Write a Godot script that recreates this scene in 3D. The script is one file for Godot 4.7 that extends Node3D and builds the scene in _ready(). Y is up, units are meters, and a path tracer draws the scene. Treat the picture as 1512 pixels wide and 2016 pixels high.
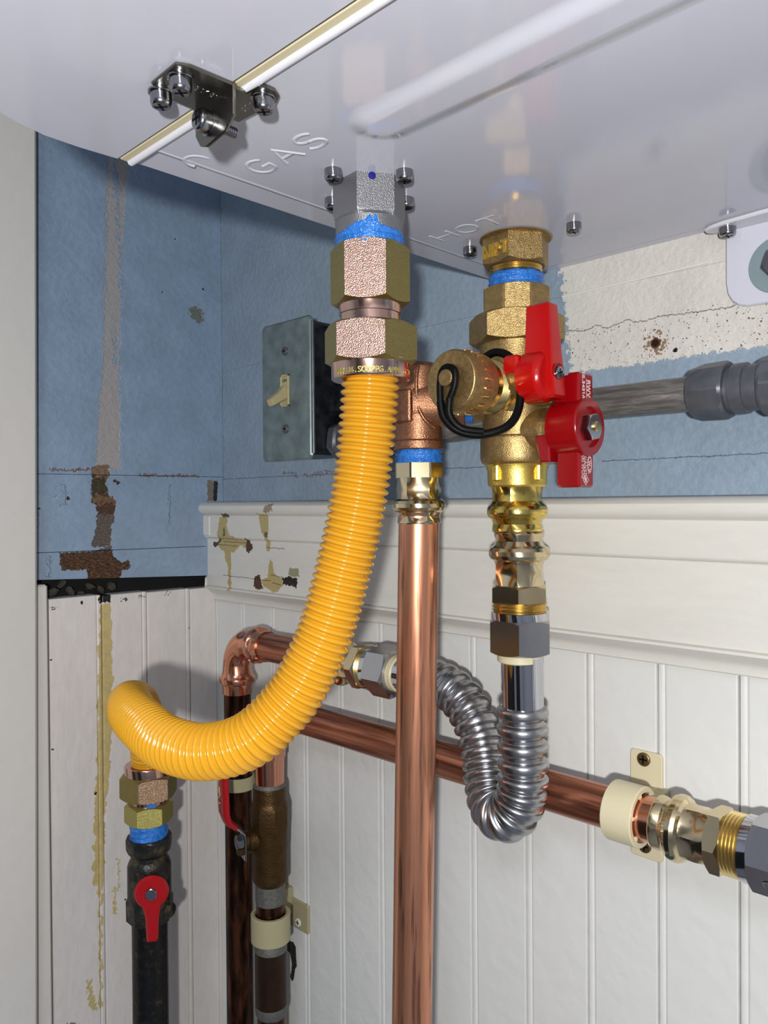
extends Node3D
# A corner of a utility room: the underside of a tankless water heater and the pipes below it.
# Units are metres, y is up. The back wall is z = 0, the left wall x = 0, the floor y = 0.

const CAM := Vector3(0.629, 1.40, 0.42)
var M := {}


func _ready() -> void:
	# ---------- camera, environment, lights, exposure ----------
	var cam := Camera3D.new()
	cam.name = "camera"
	add_child(cam)
	cam.transform = Transform3D(Basis(Vector3(0.7112, -0.0071, -0.7029), Vector3(-0.0023, 0.9999, -0.0125), Vector3(0.7030, 0.0105, 0.7112)), CAM).orthonormalized()
	cam.fov = 66.413
	cam.near = 0.01
	var env := Environment.new()
	env.background_mode = Environment.BG_COLOR
	env.background_color = Color(0.5, 0.52, 0.56)
	env.background_energy_multiplier = 0.3
	env.tonemap_mode = Environment.TONE_MAPPER_LINEAR
	env.tonemap_exposure = 1.0
	env.sdfgi_enabled = true
	env.ssao_enabled = true
	env.ssil_enabled = true
	var we := WorldEnvironment.new()
	we.name = "environment"
	we.environment = env
	add_child(we)
	# the phone flash, set back behind the lens to flatten its falloff
	var flash := OmniLight3D.new()
	flash.name = "camera_flash"
	flash.position = CAM + Vector3(0.7030, 0.0, 0.7112) * 0.16 - Vector3(0.7112, 0, -0.7029) * 0.028 + Vector3(0, -0.012, 0)
	flash.light_energy = 0.345
	flash.light_color = Color(1.0, 0.995, 0.985)
	flash.light_size = 0.010
	flash.omni_range = 6.0
	flash.omni_attenuation = 2.0
	flash.shadow_enabled = true
	add_child(flash)
	# fill light added under an unseen ceiling lamp
	var area := AreaLight3D.new()
	area.name = "added_ceiling_fill"
	area.position = Vector3(1.35, 2.352, 1.45)
	area.rotation_degrees = Vector3(-90, 0, 0)
	area.area_size = Vector2(0.58, 0.58)
	area.light_energy = 1.4
	area.light_color = Color(0.90, 0.94, 1.0)
	area.area_range = 6.0
	area.area_attenuation = 2.0
	area.shadow_enabled = true
	add_child(area)

	materials()
	room()
	left_wall()
	back_wall()
	heater()
	wall_bracket()
	gas_line()
	hot_valve()
	relief_valve()
	flex_hose()
	copper_lines()
	ball_valve_line()
	cold_line()
	switch_box()
	conduit()


# =====================================================================  helpers
func wt(n: Node3D) -> Transform3D:
	var t := n.transform
	var p = n.get_parent()
	while p is Node3D and p != self:
		t = p.transform * t
		p = p.get_parent()
	return t


func put(called: String, mesh: Mesh, mat: Material, parent: Node = self, world := Transform3D()) -> MeshInstance3D:
	# world: where the mesh's own axes lie in the room
	var o := MeshInstance3D.new()
	o.name = called
	o.mesh = mesh
	o.material_override = mat
	parent.add_child(o, true)
	o.transform = world if parent == self else wt(parent).affine_inverse() * world
	return o


func tag(o: Node, label: String, category := "", group := "") -> void:
	if label:
		o.set_meta("label", label)
	if category:
		o.set_meta("category", category)
	if group:
		o.set_meta("group", group)


func thing(called: String, label: String, category: String, at: Vector3, group := "") -> Node3D:
	var o := Node3D.new()
	o.name = called
	add_child(o, true)
	o.position = at
	tag(o, label, category, group)
	return o


func structure(o: Node) -> Node:
	o.set_meta("kind", "structure")
	return o


func empty(called: String, at := Vector3.ZERO) -> Node3D:
	var o := Node3D.new()
	o.name = called
	add_child(o, true)
	o.position = at
	return o


func axis(o: Vector3, d: Vector3, ref := Vector3(0, 0, 1)) -> Transform3D:
	# y along d; x as near to ref as can be
	var y := d.normalized()
	var x := (ref - y * ref.dot(y))
	x = x.normalized() if x.length() > 1e-4 else y.cross(Vector3(0.3, 0.9, 0.2)).normalized()
	return Transform3D(Basis(x, y, x.cross(y)), o)


func towards_lens(p: Vector3, degrees := 0.0) -> Vector3:
	# the level direction from p to where the photographer stands, turned to the viewer's right
	var c := (CAM - p) * Vector3(1, 0, 1)
	return c.normalized().rotated(Vector3.UP, deg_to_rad(degrees))


func finish(V: PackedVector3Array, T: PackedInt32Array, crease := 35.0, UV := PackedVector2Array()) -> ArrayMesh:
	# T: triangles counter-clockwise seen from outside; edges sharper than the crease stay hard
	var n := T.size() / 3
	var fn := PackedVector3Array()
	fn.resize(n)
	var sums := PackedVector3Array()
	sums.resize(V.size())
	for f in n:
		var a := V[T[f * 3]]
		var c := (V[T[f * 3 + 1]] - a).cross(V[T[f * 3 + 2]] - a)
		fn[f] = c
		for k in 3:
			sums[T[f * 3 + k]] += c
	var pos := PackedVector3Array()
	var nor := PackedVector3Array()
	var uvs := PackedVector2Array()
	var has_uv := UV.size() == V.size()
	if crease >= 180.0:
		var idx := PackedInt32Array()
		idx.resize(T.size())
		for f in n:
			idx[f * 3] = T[f * 3]
			idx[f * 3 + 1] = T[f * 3 + 2]
			idx[f * 3 + 2] = T[f * 3 + 1]
		for i in sums.size():
			sums[i] = sums[i].normalized() if sums[i].length_squared() > 1e-24 else Vector3.UP
		return pack(V, sums, UV if has_uv else PackedVector2Array(), idx)
	var of := []
	of.resize(V.size())
	for f in n:
		for k in 3:
			var v := T[f * 3 + k]
			if of[v] == null:
				of[v] = PackedInt32Array()
			of[v].append(f)
	var lim := cos(deg_to_rad(crease))
	for f in n:
		var me := fn[f]
		var ml := me.length()
		if ml < 1e-16:
			continue
		me /= ml
		for k in [0, 2, 1]:
			var v: int = T[f * 3 + k]
			var s := Vector3.ZERO
			for g in of[v]:
				var l := fn[g].length()
				if l > 1e-16 and fn[g].dot(me) >= lim * l:
					s += fn[g]
			pos.append(V[v])
			nor.append(s.normalized() if s.length_squared() > 1e-30 else me)
			if has_uv:
				uvs.append(UV[v])
	return pack(pos, nor, uvs, PackedInt32Array())


func pack(pos: PackedVector3Array, nor: PackedVector3Array, uvs: PackedVector2Array, idx: PackedInt32Array) -> ArrayMesh:
	var arr := []
	arr.resize(Mesh.ARRAY_MAX)
	arr[Mesh.ARRAY_VERTEX] = pos
	arr[Mesh.ARRAY_NORMAL] = nor
	if uvs.size():
		arr[Mesh.ARRAY_TEX_UV] = uvs
	if idx.size():
		arr[Mesh.ARRAY_INDEX] = idx
	var m := ArrayMesh.new()
	m.add_surface_from_arrays(Mesh.PRIMITIVE_TRIANGLES, arr)
	return m


func join(parts: Array) -> ArrayMesh:
	# parts: [mesh, transform] pairs
	var st := SurfaceTool.new()
	st.begin(Mesh.PRIMITIVE_TRIANGLES)
	for p in parts:
		for s in p[0].get_surface_count():
			st.append_from(p[0], s, p[1])
	return st.commit()


func loft(rings: Array, crease := 35.0, cap0 := true, cap1 := true, closed := true) -> ArrayMesh:
	var n: int = rings[0].size()
	var V := PackedVector3Array()
	var UV := PackedVector2Array()
	var T := PackedInt32Array()
	var run := 0.0
	var mid0 := Vector3.ZERO
	for i in rings.size():
		var r: PackedVector3Array = rings[i]
		var mid := Vector3.ZERO
		for p in r:
			mid += p
		mid /= n
		if i > 0:
			run += mid.distance_to(mid0)
		mid0 = mid
		for j in n:
			V.append(r[j])
			UV.append(Vector2(float(j) / n, run * 10.0))
	for i in rings.size() - 1:
		for j in (n if closed else n - 1):
			var a := i * n + j
			var d := i * n + (j + 1) % n
			T.append_array([a, a + n, d + n, a, d + n, d])
	for e in 2:
		if (e == 0 and not cap0) or (e == 1 and not cap1):
			continue
		var base := 0 if e == 0 else (rings.size() - 1) * n
		var c := Vector3.ZERO
		for j in n:
			c += V[base + j]
		V.append(c / n)
		UV.append(UV[base])
		var k := V.size() - 1
		for j in n:
			if e == 0:
				T.append_array([k, base + j, base + (j + 1) % n])
			else:
				T.append_array([k, base + (j + 1) % n, base + j])
	return finish(V, T, crease, UV)


func hexr(a: float, n := 6) -> float:
	var s := TAU / n
	return cos(s / 2) / cos(fposmod(a + s / 2, s) - s / 2)


func rev(prof: Array, seg := 48, crease := 32.0, n := 6, cap0 := true, cap1 := true) -> ArrayMesh:
	# prof: [radius, height, weight of a polygon outline (optional)] from the lower end to the upper
	var rings := []
	for p in prof:
		var w: float = p[2] if p.size() > 2 else 0.0
		var r := PackedVector3Array()
		for j in seg:
			var a := TAU * j / seg
			var rr: float = p[0] * lerpf(1.0, hexr(a, n), w)
			r.append(Vector3(rr * cos(a), p[1], rr * sin(a)))
		rings.append(r)
	return loft(rings, crease, cap0, cap1)


func nut(R: float, h: float, c0 := true, c1 := true, n := 6, bore := 0.0, seg := 72) -> ArrayMesh:
	# a nut of circumradius R; ends marked c0, c1 are turned to a cone, which leaves arcs on the flats
	var ap := R * cos(PI / n) * 0.965
	var rings := []
	for row in 6:
		var ring := PackedVector3Array()
		for j in seg:
			var a := TAU * j / seg
			var rh := R * hexr(a, n)
			var cut := maxf(0.0, rh - ap) * 0.55
			var r := rh
			var y := 0.0
			match row:
				0: r = minf(ap, rh) if c0 else rh; y = 0.0
				1: r = rh; y = cut if c0 else 0.0002
				2: r = rh; y = cut + 0.0003 if c0 else 0.0005
				3: r = rh; y = h - cut - 0.0003 if c1 else h - 0.0005
				4: r = rh; y = h - cut if c1 else h - 0.0002
				5: r = minf(ap, rh) if c1 else rh; y = h
			ring.append(Vector3(r * cos(a), y, r * sin(a)))
		rings.append(ring)
	if bore > 0:
		for y in [h, 0.0]:
			var ring := PackedVector3Array()
			for j in seg:
				ring.append(Vector3(bore * cos(TAU * j / seg), y, bore * sin(TAU * j / seg)))
			rings.append(ring)
		rings.append(rings[0])
		return loft(rings, 14.0, false, false)
	return loft(rings, 14.0)


func chromate_sheen(m: ArrayMesh, front: Color, side: Color) -> ArrayMesh:
	# paints angle-dependent sheen as fixed colour: pink on the lens-facing flat, olive beside it
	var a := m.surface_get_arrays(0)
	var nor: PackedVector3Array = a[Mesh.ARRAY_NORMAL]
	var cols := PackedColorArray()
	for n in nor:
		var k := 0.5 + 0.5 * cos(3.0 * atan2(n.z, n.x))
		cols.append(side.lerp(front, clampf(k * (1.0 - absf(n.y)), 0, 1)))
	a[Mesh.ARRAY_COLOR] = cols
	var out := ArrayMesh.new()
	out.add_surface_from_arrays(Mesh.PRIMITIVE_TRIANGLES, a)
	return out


func smooth_path(pts: Array, step := 0.002) -> PackedVector3Array:
	var c := Curve3D.new()
	for i in pts.size():
		var a: Vector3 = pts[maxi(i - 1, 0)]
		var b: Vector3 = pts[mini(i + 1, pts.size() - 1)]
		var t := (b - a) / 6.0
		if i > 0 and i < pts.size() - 1:
			var l: float = minf(pts[i].distance_to(a), pts[i].distance_to(b)) * 0.34
			t = t.normalized() * l
		c.add_point(pts[i], -t, t)
	c.bake_interval = 0.0008
	var out := PackedVector3Array()
	var n := int(c.get_baked_length() / step)
	for i in n + 1:
		out.append(c.sample_baked(c.get_baked_length() * i / n, true))
	return out


func sweep(path: PackedVector3Array, radius: Callable, seg := 24, crease := 60.0, cap := true) -> ArrayMesh:
	# a tube along path; radius(i) gives the radius at the i-th point
	var rings := []
	var t0 := (path[1] - path[0]).normalized()
	var nrm := t0.cross(Vector3(0.31, 0.2, 0.93)).normalized()
	for i in path.size():
		var t := (path[mini(i + 1, path.size() - 1)] - path[maxi(i - 1, 0)]).normalized()
		nrm = (nrm - t * nrm.dot(t)).normalized()
		var b := t.cross(nrm)
		var r: float = radius.call(i)
		var ring := PackedVector3Array()
		for j in seg:
			var a := TAU * j / seg
			ring.append(path[i] + (nrm * cos(a) - b * sin(a)) * r)
		rings.append(ring)
	return loft(rings, crease, cap, cap)


func wire(pts: Array, r: float, seg := 10, step := 0.0) -> ArrayMesh:
	var p := PackedVector3Array(pts) if step == 0.0 else smooth_path(pts, step)
	return sweep(p, func(_i): return r, seg, 60.0)


func box(lo: Vector3, hi: Vector3, bevel := 0.0006) -> ArrayMesh:
	# a block with all twelve edges rounded off by one facet
	var c := (lo + hi) / 2
	var h := (hi - lo) / 2
	var b := minf(bevel, minf(h.x, minf(h.y, h.z)) * 0.9)
	var rings := []
	for row in [[-h.y, b], [-h.y + b, 0.0], [h.y - b, 0.0], [h.y, b]]:
		var x: float = h.x - row[1]
		var z: float = h.z - row[1]
		var k := b if row[1] == 0.0 else b * 0.5
		var r := PackedVector3Array()
		for q in [[x, -z + k], [x, z - k], [x - k, z], [-x + k, z], [-x, z - k], [-x, -z + k], [-x + k, -z], [x - k, -z]]:
			r.append(c + Vector3(q[0], row[0], q[1]))
		rings.append(r)
	return loft(rings, 20.0)


func plate(outline: PackedVector2Array, depth: float, bevel := 0.0005, crease := 25.0) -> ArrayMesh:
	# an outline in x, y (any turn) thickened from z = 0 to z = depth, both rims bevelled
	if Geometry2D.is_polygon_clockwise(outline):
		outline = outline.duplicate()
		outline.reverse()
	var n := outline.size()
	var inset := PackedVector2Array()
	for i in n:
		var a := (outline[i] - outline[(i + n - 1) % n]).normalized()
		var b := (outline[(i + 1) % n] - outline[i]).normalized()
		var m := (Vector2(-a.y, a.x) + Vector2(-b.y, b.x)).normalized()
		inset.append(outline[i] + m * bevel / maxf(0.4, m.dot(Vector2(-a.y, a.x))))
	var rows := [[inset, 0.0], [outline, bevel], [outline, depth - bevel], [inset, depth]]
	var V := PackedVector3Array()
	var T := PackedInt32Array()
	var UV := PackedVector2Array()
	for r in rows:
		for p in r[0]:
			V.append(Vector3(p.x, p.y, r[1]))
			UV.append(p)
	for i in 3:
		for j in n:
			var a := i * n + j
			var d := i * n + (j + 1) % n
			T.append_array([a, d + n, a + n, a, d, d + n])
	var tri := Geometry2D.triangulate_polygon(inset)
	for k in range(0, tri.size(), 3):
		var a := tri[k]
		var b := tri[k + 1]
		var c := tri[k + 2]
		if (inset[b] - inset[a]).cross(inset[c] - inset[a]) < 0:
			var s := b
			b = c
			c = s
		T.append_array([a + 3 * n, b + 3 * n, c + 3 * n, a, c, b])
	return finish(V, T, crease, UV)


func round_rect(w: float, h: float, r: float, k := 6) -> PackedVector2Array:
	var p := PackedVector2Array()
	for q in 4:
		var c := Vector2((w / 2 - r) * (1 if q in [0, 3] else -1), (h / 2 - r) * (1 if q < 2 else -1))
		for i in k + 1:
			p.append(c + Vector2.from_angle(PI / 2 * q + PI / 2 * i / k) * r)
	return p


func circle(r: float, k := 40, c := Vector2.ZERO) -> PackedVector2Array:
	var p := PackedVector2Array()
	for i in k:
		p.append(c + Vector2.from_angle(TAU * i / k) * r)
	return p


func lettering(text: String, height: float, depth := 0.0003, bold := false) -> TextMesh:
	var t := TextMesh.new()
	var f := SystemFont.new()
	f.font_names = PackedStringArray(["Droid Sans"])
	if bold:
		f.font_weight = 700
	t.font = f
	t.text = text
	t.font_size = 32
	t.pixel_size = height / 23.0
	t.depth = depth
	t.curve_step = 2.0
	return t


func screw(called: String, parent: Node, at: Vector3, out: Vector3, r: float, h: float, mat: Material, washer := 0.0, turn := 20.0) -> MeshInstance3D:
	# a pan-head screw; dark blades on its top paint the shade of the cross slot
	var ref := Vector3(1, 0, 0).rotated(Vector3.UP, deg_to_rad(turn))
	if absf(out.dot(ref)) > 0.9:
		ref = Vector3(0, 1, 0.3)
	var prof := []
	if washer > 0:
		prof = [[washer, 0.0], [washer, 0.0007], [washer - 0.0002, 0.0009], [r * 0.92, 0.0009]]
	prof.append_array([[r, 0.0 if washer == 0 else 0.001], [r, h * 0.66], [r * 0.96, h * 0.82], [r * 0.86, h * 0.95], [r * 0.74, h], [0.0002, h]])
	var tf := axis(at, out, ref)
	var s := put(called, rev(prof, 28, 36.0), mat, parent, tf)
	var c := r * 0.62
	var w := r * 0.13
	var cross := join([[box(Vector3(-c, h * 0.9, -w), Vector3(c, h + 0.00012, w), 0.0001), Transform3D()], [box(Vector3(-w, h * 0.9, -c), Vector3(w, h + 0.00012, c), 0.0001), Transform3D()]])
	put("cross_recess_shade", cross, M.recess_shade, s if parent == self or parent.get_parent() == self else parent, tf)
	return s


func noise(freq: float, octaves := 3, kind := FastNoiseLite.TYPE_SIMPLEX_SMOOTH, s := 1) -> FastNoiseLite:
	var n := FastNoiseLite.new()
	n.seed = s
	n.noise_type = kind
	n.frequency = freq
	n.fractal_octaves = octaves
	return n


func noise_tex(n: FastNoiseLite, size := 256, ramp := [], as_normal := 0.0) -> NoiseTexture2D:
	var t := NoiseTexture2D.new()
	t.width = size
	t.height = size
	t.seamless = true
	t.noise = n
	if ramp.size():
		var g := Gradient.new()
		g.offsets = PackedFloat32Array()
		g.colors = PackedColorArray()
		for r in ramp:
			g.add_point(r[0], r[1])
		t.color_ramp = g
	if as_normal > 0:
		t.as_normal_map = true
		t.bump_strength = as_normal
	return t


func mat(color: Color, rough: float, metal := 0.0, spec := 0.5) -> StandardMaterial3D:
	var m := StandardMaterial3D.new()
	m.albedo_color = color
	m.roughness = rough
	m.metallic = metal
	m.metallic_specular = spec
	return m


func tri(m: StandardMaterial3D, per_metre: float, albedo: Texture2D = null, bump: Texture2D = null, relief_cm := 0.0, in_world := false) -> StandardMaterial3D:
	m.uv1_triplanar = true
	m.uv1_world_triplanar = in_world
	m.uv1_scale = Vector3.ONE * per_metre
	if albedo:
		m.albedo_texture = albedo
	if bump:
		m.heightmap_enabled = true
		m.heightmap_texture = bump
		m.heightmap_scale = relief_cm
	return m


func C(r: float, g: float, b: float) -> Color:
	return Color(r, g, b)


# =====================================================================  materials
func materials() -> void:
	var grain := noise_tex(noise(0.11, 2, FastNoiseLite.TYPE_SIMPLEX, 5), 256)
	var lumps := noise_tex(noise(0.02, 3, FastNoiseLite.TYPE_SIMPLEX_SMOOTH, 8), 512)
	var patches := noise_tex(noise(0.012, 4, FastNoiseLite.TYPE_SIMPLEX_SMOOTH, 12), 512, [[0.0, C(0.78, 0.78, 0.78)], [1.0, C(1, 1, 1)]])
	M.recess_shade = mat(C(0.03, 0.03, 0.035), 0.5, 0.6)  # near-black, stands for the shade inside screw slots
	M.dark = mat(C(0.018, 0.017, 0.016), 0.9)
	# heater
	M.enamel = mat(C(0.79, 0.797, 0.845), 0.10)
	M.lip = mat(C(0.84, 0.84, 0.87), 0.2)
	M.gasket = mat(C(0.80, 0.76, 0.63), 0.7)
	# paint
	M.white_paint = tri(mat(C(0.84, 0.84, 0.825), 0.36), 5.0, null, lumps, 0.035, true)
	M.casing_paint = tri(mat(C(0.80, 0.785, 0.76), 0.42), 4.0, null, lumps, 0.03, true)
	M.room_paint = mat(C(0.74, 0.75, 0.77), 0.8)
	M.floor = mat(C(0.60, 0.61, 0.65), 0.5)
	# metals
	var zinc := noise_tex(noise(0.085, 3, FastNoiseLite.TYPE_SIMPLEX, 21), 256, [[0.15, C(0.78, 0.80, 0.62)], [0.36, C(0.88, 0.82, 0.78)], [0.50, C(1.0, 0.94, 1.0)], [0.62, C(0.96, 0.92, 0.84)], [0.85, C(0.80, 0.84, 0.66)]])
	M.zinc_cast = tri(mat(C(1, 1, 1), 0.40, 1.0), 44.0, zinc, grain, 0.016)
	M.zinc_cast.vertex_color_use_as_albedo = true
	M.zinc_turned = mat(C(0.80, 0.66, 0.60), 0.17, 1.0)
	M.olive_zinc = tri(mat(C(0.70, 0.66, 0.38), 0.40, 0.8), 44.0, null, grain, 0.014)
	M.silver_cast = tri(mat(C(0.55, 0.55, 0.565), 0.46, 0.8), 44.0, null, grain, 0.014)
	M.brass_cast = tri(mat(C(0.76, 0.64, 0.43), 0.44, 0.94), 44.0, patches, grain, 0.014)
	M.brass = mat(C(0.86, 0.76, 0.52), 0.26, 1.0)
	M.brass_yellow = tri(mat(C(0.88, 0.76, 0.38), 0.34, 0.9), 44.0, null, grain, 0.008)
	M.press_yellow = mat(C(0.88, 0.77, 0.42), 0.17, 1.0)
	M.press_pale = mat(C(0.86, 0.79, 0.64), 0.16, 1.0)
	M.bronze = tri(mat(C(0.72, 0.51, 0.39), 0.42, 0.94), 44.0, patches, grain, 0.016)
	M.chrome = mat(C(0.80, 0.80, 0.82), 0.07, 1.0)
	M.chrome_satin = mat(C(0.72, 0.72, 0.73), 0.22, 1.0)
	M.ring_satin = mat(C(0.69, 0.69, 0.70), 0.29, 1.0)
	M.steel = mat(C(0.50, 0.49, 0.46), 0.28, 1.0)
	M.screw = mat(C(0.60, 0.60, 0.62), 0.20, 1.0)
	M.galvanised = tri(mat(C(0.46, 0.48, 0.48), 0.42, 0.8), 14.0, patches)
	var streak := noise_tex(noise(0.02, 5, FastNoiseLite.TYPE_SIMPLEX_SMOOTH, 31), 512, [[0.30, C(0.46, 0.45, 0.44)], [0.5, C(0.52, 0.51, 0.50)], [0.66, C(0.60, 0.60, 0.59)], [0.78, C(0.50, 0.49, 0.47)]])
	M.conduit = mat(Color.WHITE, 0.42, 0.65)
	M.conduit.albedo_texture = streak
	M.conduit.uv1_scale = Vector3(2.0, 0.35, 1)
	M.die_cast = tri(mat(C(0.43, 0.445, 0.475), 0.42, 0.5), 12.0, patches)
	M.box_steel = tri(mat(C(0.20, 0.215, 0.24), 0.38, 0.5), 16.0, noise_tex(noise(0.015, 4, FastNoiseLite.TYPE_SIMPLEX_SMOOTH, 40), 256, [[0.2, C(0.45, 0.45, 0.45)], [0.8, C(1, 1, 1)]]))
	M.cover_steel = tri(mat(C(0.50, 0.565, 0.575), 0.38, 0.45), 10.0, patches)
	# copper: bright, tarnished and old
	var tarnish := noise_tex(noise(0.012, 4, FastNoiseLite.TYPE_SIMPLEX_SMOOTH, 51), 512, [[0.20, C(0.62, 0.42, 0.33)], [0.36, C(0.84, 0.58, 0.46)], [0.6, C(0.88, 0.62, 0.49)], [0.8, C(0.84, 0.57, 0.44)]])
	M.copper = mat(Color.WHITE, 0.32, 0.88)
	M.copper.albedo_texture = tarnish
	M.copper.uv1_scale = Vector3(2.0, 0.16, 1)
	M.copper_clean = mat(C(0.88, 0.62, 0.51), 0.20, 1.0)
	M.copper_dull = mat(Color.WHITE, 0.32, 0.9)
	M.copper_dull.albedo_texture = noise_tex(noise(0.014, 4, FastNoiseLite.TYPE_SIMPLEX_SMOOTH, 52), 512, [[0.25, C(0.54, 0.33, 0.25)], [0.5, C(0.70, 0.45, 0.35)], [0.75, C(0.78, 0.51, 0.40)]])
	M.copper_dull.uv1_scale = Vector3(2.0, 0.12, 1)
	M.copper_old = mat(Color.WHITE, 0.30, 0.8)
	M.copper_old.albedo_texture = noise_tex(noise(0.016, 4, FastNoiseLite.TYPE_SIMPLEX_SMOOTH, 53), 512, [[0.25, C(0.13, 0.085, 0.06)], [0.5, C(0.27, 0.15, 0.10)], [0.75, C(0.37, 0.22, 0.15)]])
	M.copper_old.uv1_scale = Vector3(1.0, 0.3, 1)
	M.brass_old = tri(mat(C(0.34, 0.25, 0.13), 0.45, 0.75), 16.0, patches, grain, 0.02)
	M.brown_old = tri(mat(C(0.25, 0.18, 0.12), 0.4, 0.7), 14.0, patches)
	M.solder = tri(mat(C(0.46, 0.46, 0.44), 0.5, 0.5), 40.0, patches, grain, 0.04)
	# iron
	var soot := noise_tex(noise(0.02, 5, FastNoiseLite.TYPE_SIMPLEX_SMOOTH, 61), 512, [[0.2, C(0.035, 0.035, 0.04)], [0.6, C(0.065, 0.065, 0.07)], [0.72, C(0.10, 0.09, 0.07)], [0.84, C(0.22, 0.19, 0.12)]])
	M.iron = tri(mat(C(1, 1, 1), 0.36, 0.25), 12.0, soot, grain, 0.02)
	M.iron_body = tri(mat(C(1, 1, 1), 0.42, 0.3), 16.0, noise_tex(noise(0.016, 4, FastNoiseLite.TYPE_SIMPLEX_SMOOTH, 62), 256, [[0.25, C(0.09, 0.09, 0.085)], [0.6, C(0.17, 0.16, 0.14)], [0.8, C(0.30, 0.27, 0.19)]]), grain, 0.03)
	# plastics, rubber, sealant, print
	M.yellow = mat(C(0.825, 0.60, 0.14), 0.17)
	M.red = mat(C(0.68, 0.035, 0.03), 0.22)
	M.red_dark = mat(C(0.54, 0.02, 0.045), 0.22)
	M.red_vinyl = mat(C(0.62, 0.02, 0.05), 0.3)
	M.rubber = mat(C(0.012, 0.014, 0.02), 0.5, 0.0, 0.3)
	M.cream = mat(C(0.82, 0.78, 0.65), 0.4)
	M.beige = mat(C(0.63, 0.60, 0.47), 0.4)
	M.ivory = mat(C(0.68, 0.64, 0.48), 0.35)
	M.sealant = tri(mat(C(0.19, 0.50, 0.84), 0.26), 30.0, noise_tex(noise(0.03, 3, FastNoiseLite.TYPE_SIMPLEX_SMOOTH, 71), 256, [[0.2, C(0.72, 0.78, 0.85)], [0.8, C(1, 1, 1)]]), grain, 0.05)
	M.print_white = mat(C(0.88, 0.80, 0.80), 0.5)
	M.print_dark = mat(C(0.13, 0.12, 0.09), 0.5)
	M.print_red = mat(C(0.70, 0.04, 0.04), 0.5)
	M.marker_blue = mat(C(0.06, 0.03, 0.45), 0.4)
	M.marker_green = mat(C(0.0, 0.20, 0.10), 0.4)
	M.white_plastic = mat(C(0.86, 0.86, 0.83), 0.4)
	M.wood_dark = tri(mat(C(0.10, 0.03, 0.02), 0.7), 40.0, patches, grain, 0.1)
	M.mortar = tri(mat(C(0.34, 0.31, 0.27), 0.9), 30.0, patches, grain, 0.15)


# =====================================================================  the room
func room() -> void:
	var f := structure(put("floor", box(Vector3(-0.1, -0.1, -0.1), Vector3(2.5, 0, 2.7), 0.001), M.floor))
	f.set_meta("label", "plain grey floor of the utility room")
	structure(put("ceiling", box(Vector3(-0.1, 2.4, -0.1), Vector3(2.5, 2.5, 2.7), 0.001), M.room_paint))
	structure(put("wall_right", box(Vector3(2.4, 0, -0.1), Vector3(2.5, 2.4, 2.7), 0.001), M.room_paint))
	structure(put("wall_front", box(Vector3(-0.1, 0, 2.6), Vector3(2.4, 2.4, 2.7), 0.001), M.room_paint))
	# unseen door added to give the metal dark reflections
	for q in [["ceiling", "flat pale ceiling of the utility room"], ["wall_right", "plain pale wall behind the photographer's right"], ["wall_front", "plain pale wall with an added dark door behind the photographer"]]:
		get_node(q[0]).set_meta("label", q[1])
	var d := structure(put("added_door_1", box(Vector3(0.5, 0.0, 2.56), Vector3(1.4, 2.05, 2.6), 0.004), mat(C(0.10, 0.07, 0.05), 0.5)))
	d.set_meta("label", "unseen dark door added behind the photographer for dark reflections")
	put("door_handle", rev([[0.006, 0], [0.006, 0.03], [0.02, 0.035], [0.026, 0.05], [0.02, 0.062], [0.001, 0.066]], 24, 60), M.brass, d, axis(Vector3(0.58, 1.0, 2.56), Vector3(0, 0, -1), Vector3(1, 0, 0)))
	# unseen ceiling lamp, added for ambient fill and reflections
	var l := thing("added_ceiling_lamp", "added square white ceiling lamp with a glowing panel for fill light", "lamp", Vector3(1.35, 2.36, 1.45))
	put("frame", box(Vector3(-0.31, -0.0, -0.31), Vector3(0.31, 0.04, 0.31), 0.004), M.white_plastic, l, Transform3D(Basis(), l.position))
	var g := mat(C(0.9, 0.9, 0.9), 0.5)
	g.emission_enabled = true
	g.emission = C(0.94, 0.96, 1.0)
	g.emission_energy_multiplier = 2.0
	put("diffuser", box(Vector3(-0.29, -0.004, -0.29), Vector3(0.29, 0.002, 0.29), 0.001), g, l, Transform3D(Basis(), l.position))


func inside(p: Vector2, poly: PackedVector2Array) -> bool:
	return Geometry2D.is_point_in_polygon(p, poly)


func pv(a: Array) -> PackedVector2Array:
	var p := PackedVector2Array()
	for i in range(0, a.size(), 2):
		p.append(Vector2(a[i], a[i + 1]))
	return p


func stain(im: Image, hm: Image, lo: Vector2, hi: Vector2, poly: Array, wob: float, n: FastNoiseLite, color: Callable, height := 0.0) -> void:
	# fills a polygon given in metres, its rim frayed by noise; row 0 of the image is the top (hi.y)
	var P := pv(poly)
	var r := Rect2(P[0], Vector2.ZERO)
	for p in P:
		r = r.expand(p)
	r = r.grow(wob * 1.5)
	var w := im.get_width()
	var h := im.get_height()
	var sx := (hi.x - lo.x) / w
	var sy := (hi.y - lo.y) / h
	for j in range(maxi(0, int((hi.y - r.end.y) / sy)), mini(h, int((hi.y - r.position.y) / sy) + 1)):
		for i in range(maxi(0, int((r.position.x - lo.x) / sx)), mini(w, int((r.end.x - lo.x) / sx) + 1)):
			var p := Vector2(lo.x + (i + 0.5) * sx, hi.y - (j + 0.5) * sy)
			var q := p * 1000.0
			var v := Vector2(n.get_noise_2d(q.x, q.y), n.get_noise_2d(q.x + 77.0, q.y + 31.0))
			if inside(p + v * wob, P):
				im.set_pixel(i, j, color.call(p, v.x, n.get_noise_2d(q.x * 3.0, q.y * 3.0)))
				if hm:
					hm.set_pixel(i, j, Color(clampf(hm.get_pixel(i, j).r + height + v.y * 0.08, 0, 1), 0, 0))


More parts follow.
